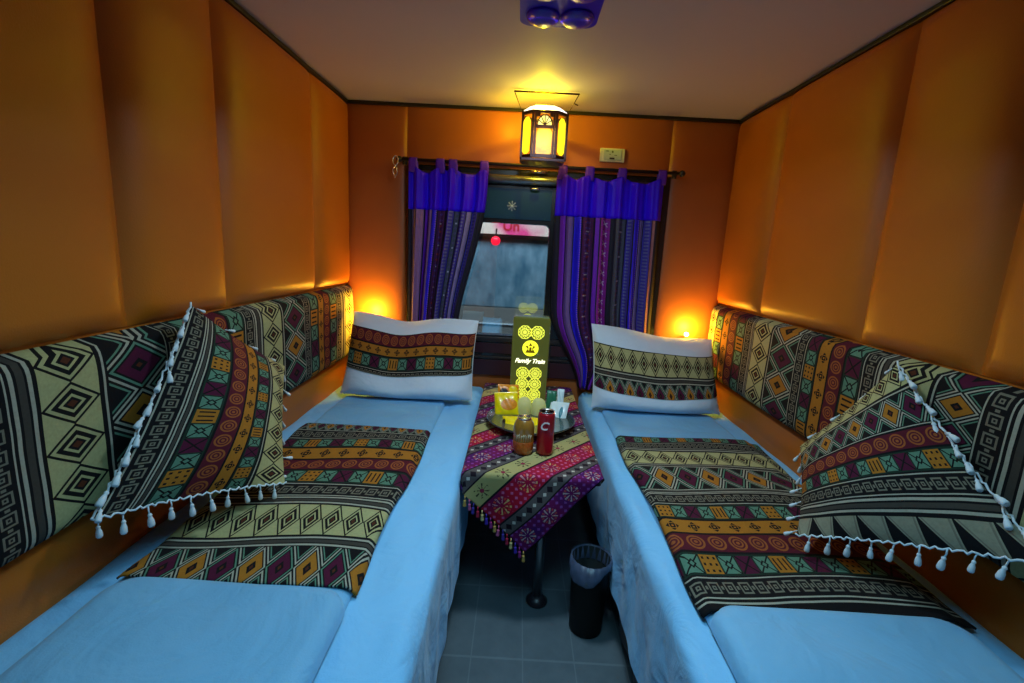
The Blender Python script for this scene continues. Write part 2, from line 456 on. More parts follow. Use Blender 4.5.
def text_mesh(txt, size, depth, shear=0, bold=0):
    c = bpy.data.curves.new('t', 'FONT'); c.body = txt; c.size = size; c.extrude = depth; c.shear = shear; c.offset = bold
    c.align_x = 'CENTER'; c.align_y = 'CENTER'
    o = bpy.data.objects.new('t', c); COL.objects.link(o)
    bpy.context.view_layer.update()
    me = bpy.data.meshes.new_from_object(o.evaluated_get(bpy.context.evaluated_depsgraph_get()))
    bpy.data.objects.remove(o); return me
def text_obj(name, txt, size, loc, rot, mat, parent=None, shear=0, bold=0, depth=.001):
    me = text_mesh(txt, size, depth, shear, bold); me.materials.clear(); me.materials.append(mat)
    o = bpy.data.objects.new(name, me); COL.objects.link(o); o.rotation_euler = rot
    if parent: o.parent = parent; o.location = Vector(loc) - Vector(parent.location)
    else: o.location = loc
    return o
def sm(t): t = max(0, min(1, t)); return t * t * (3 - 2 * t)
def lerp(a, b, t): return a + (b - a) * t

# ------------------------------------------------------------------ the room
W = 1.05; H = 2.05; YF = -3.15
mb = MB(); mb.box(-W, W, YF, 0, -.05, 0); tag(mb.build('floor', M['floor'], smooth=False), kind='structure')
mb = MB(); mb.box(-W-.02, W+.02, YF, .02, H, H + .04); tag(mb.build('ceiling', M['ceiling'], smooth=False), kind='structure')

def pad(side, y0, y1, z0, z1, parent, D=.04, mat=None, nm='padded_panel'):
    """one upholstered panel on a side wall, puffed between its seams"""
    mb = MB(); NU, NV = 48, 36
    def fn(a, b):
        s = 2 * a - 1; t = 2 * b - 1
        q_ = (1 - abs(s)) / 2 * abs(y1 - y0)
        e = D * (1 - math.exp(-(q_ / .045))) * (1 - abs(t) ** 24) ** .5 if abs(s) < 1 and abs(t) < 1 else 0
        e += .0012 * math.sin(31 * b + 3 * a) * (1 - s * s)
        return (side * (W - .004 - e), lerp(y0, y1, a), lerp(z0, z1, b))
    mb.grid(NU, NV, fn, flip=(side < 0))
    return mb.build(nm, mat or M['leather'], parent)
def padx(x0, x1, z0, z1, parent, D=.022):
    mb = MB()
    def fn(a, b):
        s = 2 * a - 1; t = 2 * b - 1
        e = D * (1 - abs(s) ** 6) ** .6 * (1 - abs(t) ** 24) ** .5 if abs(s) < 1 and abs(t) < 1 else 0
        return (lerp(x0, x1, a), -.004 - e, lerp(z0, z1, b))
    mb.grid(40, 30, fn); return mb.build('padded_panel', M['leather_back'], parent)

for side, nm, seams in ((-1, 'wall_left', [0, -.46, -1.142, -1.552, -2.18, -2.75, YF]), (1, 'wall_right', [0, -.49, -1.155, -1.57, -2.18, -2.75, YF])):
    mb = MB(); x0, x1 = sorted((side * W, side * (W + .05))); mb.box(x0, x1, YF, 0, 0, H)
    w = tag(mb.build(nm, M['leather'], smooth=False), kind='structure')
    for a, b in zip(seams, seams[1:]): pad(side, b, a, 1.085, H - .012, w)
    pad(side, YF, 0, .30, .678, w, .012)
# back wall with the window opening (x -.70...70, z .72..1.755)
WX0, WX1, WZ0, WZ1 = -.705, .70, .60, 1.745
mb = MB()
mb.box(-W, WX0, 0, .06, 0, H); mb.box(WX1, W, 0, .06, 0, H); mb.box(WX0, WX1, 0, .06, WZ1, H); mb.box(WX0, WX1, 0, .06, 0, WZ0)
wb = tag(mb.build('wall_back', M['leather_back'], smooth=False), kind='structure')
padx(-W, -.717, .5, H - .012, wb); padx(-.717, .69, WZ1 + .01, H - .012, wb); padx(.69, W, .5, H - .012, wb)
# wall behind the viewpoint with the sliding door
mb = MB(); mb.box(-W, W, YF - .05, YF, 0, H); tag(mb.build('wall_front', M['leather_back'], smooth=False), kind='structure')
d = MB(); d.box(-.36, .36, YF, YF + .02, 0, 1.9); d_ = tag(d.build('door_1', M['dark'], smooth=False, bevel=.004), kind='structure')
d = MB(); d.tube([(.29, YF + .03, .9), (.29, YF + .05, .93), (.29, YF + .05, 1.07), (.29, YF + .03, 1.1)], .008); d.build('door_handle', M['steel'], d_)
# dark trims where walls meet ceiling
for i, (x0, x1, y0, y1) in enumerate([(-W, -W + .022, YF, 0), (W - .022, W, YF, 0), (-W + .022, W - .022, -.02, 0)]):
    t = MB(); t.box(x0, x1, y0, y1, H - .018, H - .001)
    tag(t.build('trim_%d' % (i + 1), M['trim'], smooth=False, bevel=.004), kind='structure')

# ------------------------------------------------------------------ window
def rrect(x0, x1, z0, z1, r, n=6):
    P = []
    for cx, cz, a0 in ((x1-r, z1-r, 0), (x0+r, z1-r, 90), (x0+r, z0+r, 180), (x1-r, z0+r, 270)):
        for k in range(n + 1):
            a = R(a0 + 90 * k / n); P.append((cx + r * math.cos(a), cz + r * math.sin(a)))
    return P
mb = MB()
def framed(mb, X0, X1, Z0, Z1, x0, x1, z0, z1, y0, y1, r=.03):
    """flat frame with a round cornered opening"""
    inn = rrect(x0, x1, z0, z1, r); out = rrect(X0, X1, Z0, Z1, .001)
    n = len(inn)
    for y, fl_ in ((y0, 0), (y1, 1)):
        V = [(p[0], y, p[1]) for p in out] + [(p[0], y, p[1]) for p in inn]
        F = [(i, (i+1) % n, n + (i+1) % n, n + i) for i in range(n)]
        if not fl_: F = [f[::-1] for f in F]
        mb.add(V, F)
    V = [(p[0], y0, p[1]) for p in inn] + [(p[0], y1, p[1]) for p in inn]
    mb.add(V, [(i, (i+1) % n, n + (i+1) % n, n + i) for i in range(n)])
framed(mb, WX0, .105, WZ0, 1.745, -.60, .072, .835, 1.462, -.012, .05, .028)
framed(mb, .105, WX1, WZ0, 1.745, .155, .60, .835, 1.462, -.012, .05, .028)
mb.box(WX0, WX0 + .045, -.028, 0, WZ0, 1.745); mb.box(WX1 - .045, WX1, -.028, 0, WZ0, 1.745)
mb.box(.090, .125, -.026, 0, WZ0, 1.66)
win = tag(mb.build('window_1', M['frame'], smooth=False), kind='structure')
M['tealpane'] = simple('dark_teal_upper_pane', (.010, .045, .10), .3, spec=.2, nscale=3, namt=.4)
g = MB(); g.box(-.60, .075, -.019, -.013, 1.485, 1.645); g.build('upper_pane', M['tealpane'], win, smooth=False)
g = MB(); g.box(.15, .60, -.019, -.013, 1.485, 1.645); g.build('upper_pane', M['tealpane'], win, smooth=False)
for x0, x1 in ((-.60, .072), (.155, .60)):
    g = MB(); g.box(x0, x1, .020, .024, .835, 1.462); g.build('glass_pane', M['glass'], win, smooth=False)
# brushed rail across the top with small catch
g = MB(); g.tube([(-.66, -.035, 1.688), (.65, -.035, 1.688)], .024, 16); g.build('top_rail', M['steel'], win)
g = MB(); g.box(-.05, .04, -.05, -.03, 1.726, 1.74); g.lathe((-.02, -.05, 1.636), [(.0, 0), (.012, .003), (.012, .012), (0, .014)], 12, sx=2); g.build('window_catch', M['silver'], win)
# sill and dark panel under the glass
g = MB(); g.box(WX0 + .02, WX1 - .02, -.035, -.012, .800, .826); g.box(WX0 + .02, WX1 - .02, -.028, -.012, .700, .712); g.build('window_sill', M['dark'], win, smooth=False, bevel=.004)
g = MB(); g.box(WX0 + .02, WX1 - .02, -.022, -.012, .60, .69); g.box(WX0 + .02, WX1 - .02, -.022, -.012, .73, .79); g.build('sill_panel', M['maroon'], win, smooth=False, bevel=.003)
g = MB()
for k in range(4):
    a = R(45 * k); dx, dz = math.cos(a) * .024, math.sin(a) * .024
    g.tube([(-.139 - dx, -.021, 1.553 - dz), (-.139 + dx, -.021, 1.553 + dz)], .0016, 6)
for k in range(8):
    a = R(45 * k); g.lathe((-.139 + math.cos(a) * .024, -.021, 1.553 + math.sin(a) * .024), [(0, -.003), (.003, 0), (0, .003)], 8)
g.build('snowflake_sticker', simple('white_sticker', (.75, .85, .9), .5), win)

# ------------------------------------------------------------------ outside
def outside_mat():
    m, b = newmat('weathered_blue_grey_paint'); o = coord()
    sp = S.t.nodes.new('ShaderNodeMapping'); sp.inputs['Scale'].default_value = (5, 1, 2.6); S.t.links.new(o.k, sp.inputs[0])
    n = noise(S(sp.outputs[0]), 1.6, 5, .6)
    c = mix(S.m('MULTIPLY_ADD', n, 2.6, -.8, clamp=True), (.05, .16, .24), (.30, .44, .52))
    setc(b, 'Base Color', c); b.inputs['Roughness'].default_value = .5; return m
M['train_blue'] = outside_mat()
t = thing('rail_carriage', 'blue-grey railway carriage seen outside through the window', 'train', (0, 1.9, -.6))
b_ = MB(); b_.box(-4, 4, 1.9, 4.2, .76, 1.42); b_.build('body_side', M['train_blue'], t, smooth=False, bevel=.02)
b_ = MB(); b_.box(-4, 4, 1.88, 4.2, .43, .76); b_.build('lower_band', simple('tan_grey_paint', (.30, .27, .24), .6), t, smooth=False)
b_ = MB(); b_.box(-4, 4, 1.865, 1.885, .600, .612); b_.box(-4, 4, 1.865, 1.885, .436, .455); b_.build('stripe', simple('white_paint', (.85, .9, .95), .5), t, smooth=False)
b_ = MB(); b_.box(-4, 4, 1.9, 4.2, -.6, .43); b_.build('underframe', M['dark'], t, smooth=False)
b_ = MB(); b_.box(-4, 4, 1.86, 4.2, 1.42, 1.455); b_.build('gutter', simple('dark_grey_paint', (.06, .07, .08), .5), t, smooth=False)
for k in (0, 1, 4, 5):
    b_ = MB(); b_.box(-2.75 + k, -2.73 + k, 1.893, 1.9, .78, 1.41); b_.build('panel_seam', M['dark'], t, smooth=False)
sg = thing('station_sign', 'long pink and cream station sign with red letters above the carriage outside', 'sign', (0, 1.84, 1.455))
m_, b2 = newmat('pink_cream_board'); o_ = coord(); n_ = noise(o_, 3.2, 2)
c_ = mix(S.m('MULTIPLY_ADD', n_, 5.0, -2.1, clamp=True), (.80, .62, .50), (.85, .05, .22)); setc(b2, 'Base Color', c_); setc(b2, 'Emission Color', c_); b2.inputs['Emission Strength'].default_value = .55
b_ = MB(); b_.box(-2, 2, 1.80, 1.86, 1.455, 1.70); b_.build('board', m_, sg, smooth=False)
text_obj('lettering', 'Un', .13, (-.175, 1.795, 1.53), (PI/2, 0, 0), simple('red_paint', (.55, .01, .03), .5, emit=(.5, .01, .02), estr=.5), sg, bold=.003, depth=.003)
t = thing('signal_lamp', 'round glowing red lamp outside, left of middle in the window glass', 'lamp', (-.31, 1.74, 1.45))
b_ = MB(); b_.lathe((-.31, 1.72, 1.39), [(0, -.042), (.025, -.036), (.042, -.012), (.044, .008), (.03, .034), (0, .044)], 20, sy=.6); b_.build('lens', simple('red_lens', (.9, .01, .04), .3, emit=(1, .005, .03), estr=2.2), t)
b_ = MB(); b_.tube([(-.31, 1.76, 1.42), (-.31, 1.80, 1.50)], .008); b_.build('bracket', M['dark'], t)
mb = MB(); mb.box(-5, 5, .1, 6, -.62, -.6); tag(mb.build('trackside_ground', M['floor'], smooth=False), kind='structure')

# ------------------------------------------------------------------ padded fabric strips on the side walls
def strip(side, mat, label):
    y0, y1, z0, z1 = -3.0, -.012, .682, 1.078
    mb = MB(); D = .05
    def fn(a, b):
        s = 2 * a - 1; t = 2 * b - 1
        p = (1 - abs(s) ** 60) * (1 - abs(t) ** 10)
        e = .003 + D * max(0, p) ** .4
        e += .003 * math.sin(9 * a * 3 + 2 * b) * (1 - t * t)
        return (side * (W - e), lerp(y0, y1, a), lerp(z0, z1, b))
    if side < 0: uvf = lambda a, b: (lerp(z0, z1, b), lerp(y0, y1, a))
    else: uvf = lambda a, b: (lerp(z0, z1, b), -lerp(y0, y1, a))
    mb.grid(220, 30, fn, uvf, flip=(side < 0))
    bk = [(side * (W - .003), y, z) for y, z in ((y0, z0), (y1, z0), (y1, z1), (y0, z1))]
    mb.add(bk, [(0, 1, 2, 3)])
    o = mb.build('padded_backrest', mat)
    return tag(o, label, 'backrest')
strip(-1, M['strip_left'], 'long woven geometric padded strip along the left wall, lit yellow at its far end')
strip(1, M['strip_right'], 'long woven geometric padded strip along the right wall behind the tilted cushion')

# ------------------------------------------------------------------ beds
BT = .53
def bed(side, xin, label):
    xw = side * (W - .003); yb, yf = -.03, -2.75
    t = thing('berth_bed', label, 'bed', (side * .65, -1.4, 0))
    b = MB(); xi = xin + side * .06; x0, x1 = sorted((xi, xw))
    b.box(x0, x1, yf, yb, .0, .30); b.build('bed_base', M['dark'], t, smooth=False, bevel=.006)
    # sheet over the mattress: section from the wall over the top, round the edge and down
    L = abs(xin - xw)
    sec = []   # (distance from wall, z)
    sec += [(0, BT - .02), (.01, BT - .004)] + [(.03 + (L - .07) * k / 26, BT) for k in range(27)]
    for k in range(1, 8):
        a = R(90 * k / 7); sec.append((L - .04 + .04 * math.sin(a), BT - .04 + .04 * math.cos(a)))
    for k in range(1, 13): sec.append((L + .004 * k / 12, BT - .04 - k * .305 / 12))
    NY = 220
    def fn(a, c):
        i = min(int(a * (len(sec) - 1) + .5), len(sec) - 1); d, z = sec[i]; y = lerp(yb, yf, c)
        drop = max(0, BT - .03 - z)
        f = .005 * sm(drop / .2) * (math.sin(y * 23 + 2 * drop * 8) * .6 + .5 * math.sin(y * 41 + 1 + side))
        # long diagonal creases near the edge
        cr = .0045 * math.sin(14 * (y * 1.1 + d * 4)) * sm((d - .5) / .2) + .003 * math.sin(26 * (y * .7 - d * 3))
        if drop == 0: z += cr * .7
        z += .004 * math.sin(y * 17 + 1) * sm((drop - .25) / .1)
        return (xw - side * (d + f * (1 if drop > 0 else 0)), y, z)
    b = MB(); b.grid(len(sec) - 1, NY, fn, flip=(side > 0)); b.build('fitted_sheet', M['sheet'], t)
    # grey lining showing below the sheet
    b = MB()
    def fn2(a, c):
        y = lerp(yb, yf, c); return (xin + side * (.03 + .006 * math.sin(y * 30)) , y, lerp(.30, .06, a))
    b.grid(4, 120, fn2); b.build('bed_valance', M['skirt'], t, solid=.004)
    return t
bed(-1, -.245, 'left berth bed made up with a pale blue-white sheet')
bed(1, .305, 'right berth bed made up with a pale blue-white sheet')

def slab(mb, x0, x1, y0, y1, z0, h, r=.03, nx=44, ny=120, wob=.004, seed=0, cr=.05, uvf=None, hfn=None):
    """soft flat quilt: puffed top, rounded edges and corners"""
    cx, cy = (x0 + x1) / 2, (y0 + y1) / 2; hx, hy = (x1 - x0) / 2, (y1 - y0) / 2
    def edge(x, y):
        dx = abs(x - cx) - (hx - cr); dy = abs(y - cy) - (hy - cr)
        if dx > 0 and dy > 0: return cr - math.hypot(dx, dy)
        return cr - max(dx, dy, -1e3) if max(dx, dy) > 0 else cr + min(-dx, -dy)
    def sp(t):   # denser near edges
        return .5 - .5 * math.cos(PI * t) if True else t
    def fn(a, b):
        x = lerp(x0, x1, lerp(a, sp(a), .75)); y = lerp(y0, y1, lerp(b, sp(b), .5))
        dx = abs(x - cx) - (hx - cr); dy = abs(y - cy) - (hy - cr)
        if dx > 0 and dy > 0:
            q = math.hypot(dx, dy)
            if q > cr:
                x = cx + math.copysign(hx - cr + dx * cr / q, x - cx); y = cy + math.copysign(hy - cr + dy * cr / q, y - cy)
        e = max(0, edge(x, y)); k = math.sqrt(max(0, 1 - (1 - min(1, e / r)) ** 2))
        z = z0 + h * k + wob * k * (math.sin(9 * x + 13 * y + seed) * .5 + .5 * math.sin(21 * x * .7 - 17 * y + 2 * seed) + .3 * math.sin(40 * y + 6 * x))
        if hfn: z += hfn(x, y) * k
        return (x, y, z)
    mb.grid(nx, ny, fn, (lambda a, b: uvf(*fn(a, b)[:2])) if uvf else None)
    V = [(x0+cr*.3, y0+cr*.3, z0+.001), (x1-cr*.3, y0+cr*.3, z0+.001), (x1-cr*.3, y1-cr*.3, z0+.001), (x0+cr*.3, y1-cr*.3, z0+.001)]
    mb.add(V, [(3, 2, 1, 0)])
Z1 = BT + .004
for side, x0, x1, ysplit, label in ((-1, -.935, -.418, -1.765, 'folded pale duvet laid lengthwise on the left bed'), (1, .378, .935, -1.745, 'folded pale duvet laid lengthwise on the right bed')):
    t = thing('folded_duvet', label, 'duvet', ((x0 + x1) / 2, -1.4, Z1))
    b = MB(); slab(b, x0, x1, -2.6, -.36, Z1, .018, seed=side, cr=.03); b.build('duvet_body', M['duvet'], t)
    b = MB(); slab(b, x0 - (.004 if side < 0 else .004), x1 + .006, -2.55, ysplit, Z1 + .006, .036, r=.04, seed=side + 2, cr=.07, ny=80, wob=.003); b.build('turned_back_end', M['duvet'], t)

def runner(side, x0, x1, y0, y1, mat, label):
    mb = MB(); ZR = Z1 + .0285
    xe = -.418 if side < 0 else .378         # inner edge of the duvet
    def h(x, y):
        z = ZR + .0035 * (math.sin(13 * y + 5 * x + side) + .6 * math.sin(29 * y - 9 * x))
        d = (x - xe) if side < 0 else (xe - x)
        z -= .016 * sm((d + .012) / .025)
        d2 = (-.935 - x) if side < 0 else (x - .935)
        z -= .016 * sm((d2 + .012) / .04)
        return z
    def fn(a, b):
        x = lerp(x0, x1, a); y = lerp(y0, y1, b) + .006 * math.sin(7 * x + side)
        x += .006 * math.sin(9 * y + side)
        # edge curls down at the ends
        z = h(x, y); e = min(a, 1 - a) * (x1 - x0); z -= .004 * (1 - sm(e / .012))
        return (x, y, z)
    f = (lambda a, b: (lerp(x0, x1, a), -lerp(y0, y1, b) + .012 * math.sin(8.5 * lerp(x0, x1, a) + (0 if side < 0 else 1.4))))
    mb.grid(70, 120, fn, f)
    o = mb.build('bed_runner', mat, solid=.005)
    return tag(o, label, 'bed runner')
runner(-1, -.945, -.412, -1.77, -.82, M['runner_left'], 'dark woven geometric runner across the left bed with orange and maroon diamonds nearest')
runner(1, .372, .985, -1.77, -.755, M['runner_right'], 'dark woven geometric runner across the right bed, cream diamonds at its far end')

# ------------------------------------------------------------------ pillows
def pillow(side, xl, xr, zt_l, zt_r, label, bandmat, b0, b1, dip):
    t = thing('pillow', label, 'pillow', ((xl + xr) / 2, -.3, BT))
    w = xr - xl
    def P(a, b, s, off=0):
        # a across, b up, s=+1 towards the room
        u = 2 * a - 1; v = 2 * b - 1
        pin = 1 - .035 * (1 - v * v) * abs(u) ** 2
        zt = lerp(zt_l, zt_r, a) - dip(a)
        x = (xl + xr) / 2 + u * w / 2 * pin
        e = (max(0, 1 - abs(u) ** 4) ** .5) * (max(0, 1 - abs(v) ** 3.2) ** .55)
        low = .055 * math.exp(-((b - .16) / .16) ** 2) * (1 - abs(u) ** 8)
        th = (.080 * e + low * e) * (1 if s > 0 else .75) + off * min(1, e * 3 + .3)
        y = lerp(-.385, -.165, b) - s * th
        z = lerp(BT + .028, zt, b) + .005 * math.sin(9 * a + 3 * b) * e
        if s > 0: z -= .2 * th * (1 - b) * .8
        y += .005 * math.sin(14 * a + 6 * b + side) * e
        z = max(z, BT + .012)
        return (x, y, z)
    mb = MB()
    mb.grid(60, 36, lambda a, b: P(a, b, 1), None); mb.grid(60, 36, lambda a, b: P(a, b, -1), None, flip=True)
    mb.build('pillowcase', M['pillow'], t)
    hgt = (zt_l + zt_r) / 2 - BT
    mb = MB()
    uvf = lambda a, b: (a * w, (1 - b) * hgt * (b1 - b0))
    mb.grid(60, 20, lambda a, b: P(lerp(.004, .996, a), lerp(b0, b1, b), 1, .005), uvf)
    mb.grid(60, 20, lambda a, b: P(lerp(.004, .996, a), lerp(b0, b1, b), -1, .005), uvf, flip=True)
    mb.build('woven_band', bandmat, t)
    return t
pillow(-1, -.958, -.283, .952, .937, 'white pillow on the left bed with a band of orange dots and diamonds', M['band_left'], .345, .845, lambda a: .035 * math.exp(-((a - .42) / .2) ** 2))
pillow(1, .322, .975, .955, .905, 'white pillow on the right bed with a cream diamond and zigzag band', M['band_right'], .27, .79, lambda a: .022 * math.exp(-((a - .6) / .25) ** 2))

# ------------------------------------------------------------------ cushions with tassels
tassel_me = None
def tassel_mesh():
    mb = MB()
    mb.tube([(0, 0, 0), (.002, 0, -.012), (0, 0, -.024)], .0019, 6)
    mb.lathe((0, 0, -.053), [(.0, .003), (.006, .0), (.0078, .004), (.0068, .016), (.0042, .024), (.0038, .026), (.0052, .029), (.003, .033), (0, .034)], 10)
    o = mb.build('tassel', M['white']); me = o.data; bpy.data.objects.remove(o); return me
TM = tassel_mesh()
def put_tassel(parent, p, down, scale=1, me=None, name='tassel'):
    o = bpy.data.objects.new(name, me or TM); COL.objects.link(o); o.parent = parent
    o.location = Vector(p) - Vector(parent.location)
    o.rotation_mode = 'QUATERNION'; o.rotation_quaternion = (-Vector(down)).to_track_quat('Z', 'Y'); o.scale = (scale,) * 3
    return o
def cushion(name, label, A, B, C, D, front, mat, uvmode, thick=.075):
    """A top, B far, C low on the bed, D near; front = direction the woven face looks"""
    A, B, C, D = map(Vector, (A, B, C, D)); cen = (A + B + C + D) / 4; nrm = Vector(front).normalized()
    t = thing(name, label, 'cushion', tuple(cen))
    def P(a, b, s, k=1.0):
        u = 2 * a - 1; v = 2 * b - 1
        a2 = .5 + u * (1 - .05 * (1 - v * v)) / 2; b2 = .5 + v * (1 - .05 * (1 - u * u)) / 2
        top = A.lerp(B, a2); bot = D.lerp(C, a2); p = bot.lerp(top, b2)
        e = (max(0, 1 - abs(u) ** 2.2) ** .85) * (max(0, 1 - abs(v) ** 2.2) ** .85)
        q = p + nrm * s * thick * e * (1 if s > 0 else .45) * k
        q = q + nrm * .004 * math.sin(11 * a + 7 * b) * e
        return q
    lim = lambda q: (max(-.992, min(.992, q.x)), q.y, max(BT + .045, q.z))
    mb = MB()
    if uvmode == 'a': uvf = lambda a, b: (b * .53, a * .50)
    else: uvf = lambda a, b: (a * .50, (1 - b) * .51)
    mb.grid(44, 44, lambda a, b: lim(P(a, b, 1)), uvf); mb.grid(44, 44, lambda a, b: lim(P(a, b, -1)), uvf, flip=True)
    mb.build('cushion_cover', mat, t)
    # white cord round the edge
    for (fn, nm) in (((lambda s: P(0, 1 - s, 0)), 'edge_cord'), ((lambda s: P(s, 0, 0)), 'edge_cord')):
        c = MB(); pts = []
        for k in range(61):
            s = k / 60; p = fn(s) + nrm * (.004 + .004 * math.sin(k * 1.9)) + Vector((0, 0, .004 * math.cos(k * 2.3))); pts.append(lim(p))
        c.tube(pts, .0024, 6); c.build(nm, M['white'], t)
    ad = (D - A).normalized()
    out = (A - B).normalized()
    for k in range(13):                       # tassels lying down along the near edge
        s = (k + .3) / 13.2; p = P(0, 1 - s, 0) + nrm * .010
        jit = Vector((random.uniform(-.3, .3), random.uniform(-.3, .3), random.uniform(-.3, .3)))
        put_tassel(t, p, (ad * 1.1 + out * (.12 if k % 2 else -.25) + nrm * .15 + jit).normalized(), random.uniform(.8, 1.05))
    for k in range(10):                       # hanging from the bottom edge
        s = (k + .2) / 10; p = P(s, 0, 0) + nrm * .004
        z = p.z - .046 * 1.05
        free = z > BT + .03
        d = Vector((0, 0, -1)) if free else (nrm * .9 + Vector((0, -.25, -.05)))
        put_tassel(t, (p.x, p.y, max(p.z, BT + .048)), (d + Vector((random.uniform(-.12, .12), random.uniform(-.12, .12), 0))).normalized(), random.uniform(.8, 1.0))
    for k in range(7):                        # far edge
        s = (k + .3) / 7; p = P(1, s, 0); d = (B - A).normalized() * .8 + Vector((random.uniform(-.4, .4), 0, -.4 if p.z > .68 else .1))
        put_tassel(t, (p.x, p.y, max(p.z, BT + .05)), d.normalized(), .7)
    for k in range(4):                        # top edge
        s = (k + .2) / 4; p = P(s, 1, 0) + nrm * .004; d = (B - A).normalized() * .8 + Vector((random.uniform(-.3, .3), 0, random.uniform(-.1, .3)))
        put_tassel(t, p, d.normalized(), .6)
    return t
cushion('tasselled_cushion', 'woven geometric cushion with white tassels leaning on the left wall strip', (-.945, -1.463, 1.136), (-.915, -1.030, .862), (-.736, -1.415, .612), (-.945, -1.815, .722), (.84, -.32, .30), M['cushion_left'], 'a')
cushion('tasselled_cushion', 'woven geometric cushion with white tassels leaning on the right wall strip', (.955, -1.432, 1.076), (.865, -1.225, .742), (.700, -1.535, .612), (.945, -1.895, .795), (-.84, -.36, .34), M['cushion_right'], 'b')

# ------------------------------------------------------------------ table
TZ = .555; TX0, TX1, TY0, TY1 = -.232, .245, -1.165, -.035
t = thing('side_table', 'narrow dark table between the two beds under the striped cloth', 'table', (0, -.6, 0))
b = MB(); b.box(TX0, TX1, TY0, TY1, TZ - .028, TZ); b.build('tabletop', M['dark'], t, smooth=False, bevel=.006)
b = MB(); b.tube([(.055, -1.09, .02), (.055, -1.09, TZ - .028)], .017, 16); b.build('leg', M['steel'], t)
b = MB(); b.lathe((.055, -1.09, 0), [(.0, 0), (.04, 0), (.042, .008), (.03, .02), (.019, .03), (0, .031)], 20); b.build('leg_foot', M['dark'], t)
b = MB(); b.box(TX0 + .02, TX1 - .02, -.09, -.045, 0, TZ - .028); b.build('support_panel', M['dark'], t, smooth=False)

import bmesh
def tablecloth():
    th = R(48); e1 = Vector((math.cos(th), math.sin(th))); e2 = Vector((-math.sin(th), math.cos(th))); tip = Vector((-.006, TY0 - .288))
    bm = bmesh.new(); nx, ny = 56, 130
    X0, X1, Y0, Y1 = TX0 - .05, TX1 + .05, TY0 - .30, -.05
    vs = [[bm.verts.new((lerp(X0, X1, i / nx), lerp(Y0, Y1, j / ny), 0)) for i in range(nx + 1)] for j in range(ny + 1)]
    for j in range(ny):
        for i in range(nx): bm.faces.new((vs[j][i], vs[j][i+1], vs[j+1][i+1], vs[j+1][i]))
    for n_ in (-e2, -e1):
        geom = bm.verts[:] + bm.edges[:] + bm.faces[:]
        bmesh.ops.bisect_plane(bm, geom=geom, plane_co=(tip.x, tip.y, 0), plane_no=(n_.x, n_.y, 0), clear_outer=True)
    uvl = bm.loops.layers.uv.new('UVMap')
    for f in bm.faces:
        f.smooth = True
        for l in f.loops:
            p = Vector(l.vert.co[:2]) - tip; l[uvl].uv = (p.dot(e1), p.dot(e2))
    def fold(p):
        x, y = p[0], p[1]; z = TZ + .005
        r = .012
        d = TY0 - y
        w = .0
        if d > 0:
            if d < r * PI / 2: a = d / r; yy = TY0 - r * math.sin(a); zz = -r * (1 - math.cos(a))
            else: yy = TY0 - r; zz = -r - (d - r * PI / 2)
            yy -= .012 * sm(d / .15) * (1 + math.sin(x * 19 + 1)); y = yy; z += zz
        else: z += .0012 * math.sin(x * 30) * math.sin(y * 22)
        for X, s in ((TX0, -1), (TX1, 1)):
            q = (x - X) * s
            if q > 0:
                if q < r * PI / 2: a = q / r; x = X + s * r * math.sin(a); z -= r * (1 - math.cos(a))
                else: x = X + s * r; z -= r + (q - r * PI / 2)
        if d > 0.03 : x = max(TX0 - .004, min(TX1 + .004, x))
        return (x, y, z)
    def foldd(u): return fold(tip + e2 * u)
    for v in bm.verts: v.co = fold(v.co)
    me = bpy.data.meshes.new('tablecloth'); bm.to_mesh(me); bm.free(); me.materials.append(M['cloth'])
    root = thing('tablecloth', 'red, purple and cream striped cloth with star flowers hanging off the table corner', 'tablecloth', (0, -.6, TZ))
    o = bpy.data.objects.new('cloth', me); COL.objects.link(o); o.parent = root; o.location = -root.location
    s = o.modifiers.new('s', 'SOLIDIFY'); s.thickness = .003
    cols = [(.55,.35,.08),(.30,.02,.20),(.06,.02,.40),(.60,.50,.20),(.45,.01,.05),(.05,.03,.30),(.55,.10,.25)]
    tms = []
    for i, c in enumerate(cols):
        mb = MB(); mb.tube([(0, 0, .004), (0, 0, -.010)], .002, 6)
        mb.lathe((0, 0, -.034), [(0, 0), (.0062, 0), (.0065, .004), (.0045, .018), (.0055, .021), (0, .025)], 8)
        q = mb.build('x', simple('tassel_thread_%s' % 'abcdefg'[i], c, .7)); tms.append(q.data); bpy.data.objects.remove(q)
    for k in range(15):
        u = .008 + k * .0205
        p = foldd(u); put_tassel(root, (p[0], p[1] - .004, p[2] - .002), (random.uniform(-.1, .1), -.05, -1), 1, tms[k % 7])
tablecloth()
CZ = TZ + .0075

# plate
t = thing('serving_plate', 'round glazed plate of snacks standing on the striped tablecloth', 'plate', (.005, -.70, CZ))
b = MB(); b.lathe((.005, -.70, CZ), [(0, 0), (.10, 0), (.13, .004), (.175, .022), (.190, .032), (.192, .036), (.188, .036), (.172, .027), (.128, .009), (.1, .006), (0, .006)], 56)
b.build('dish', M['plate'], t)
b = MB(); b.lathe((.005, -.70, CZ), [(.1865, .0345), (.192, .034), (.1945, .037), (.192, .040), (.188, .0385)], 56); b.build('rim', M['plate_rim'], t)

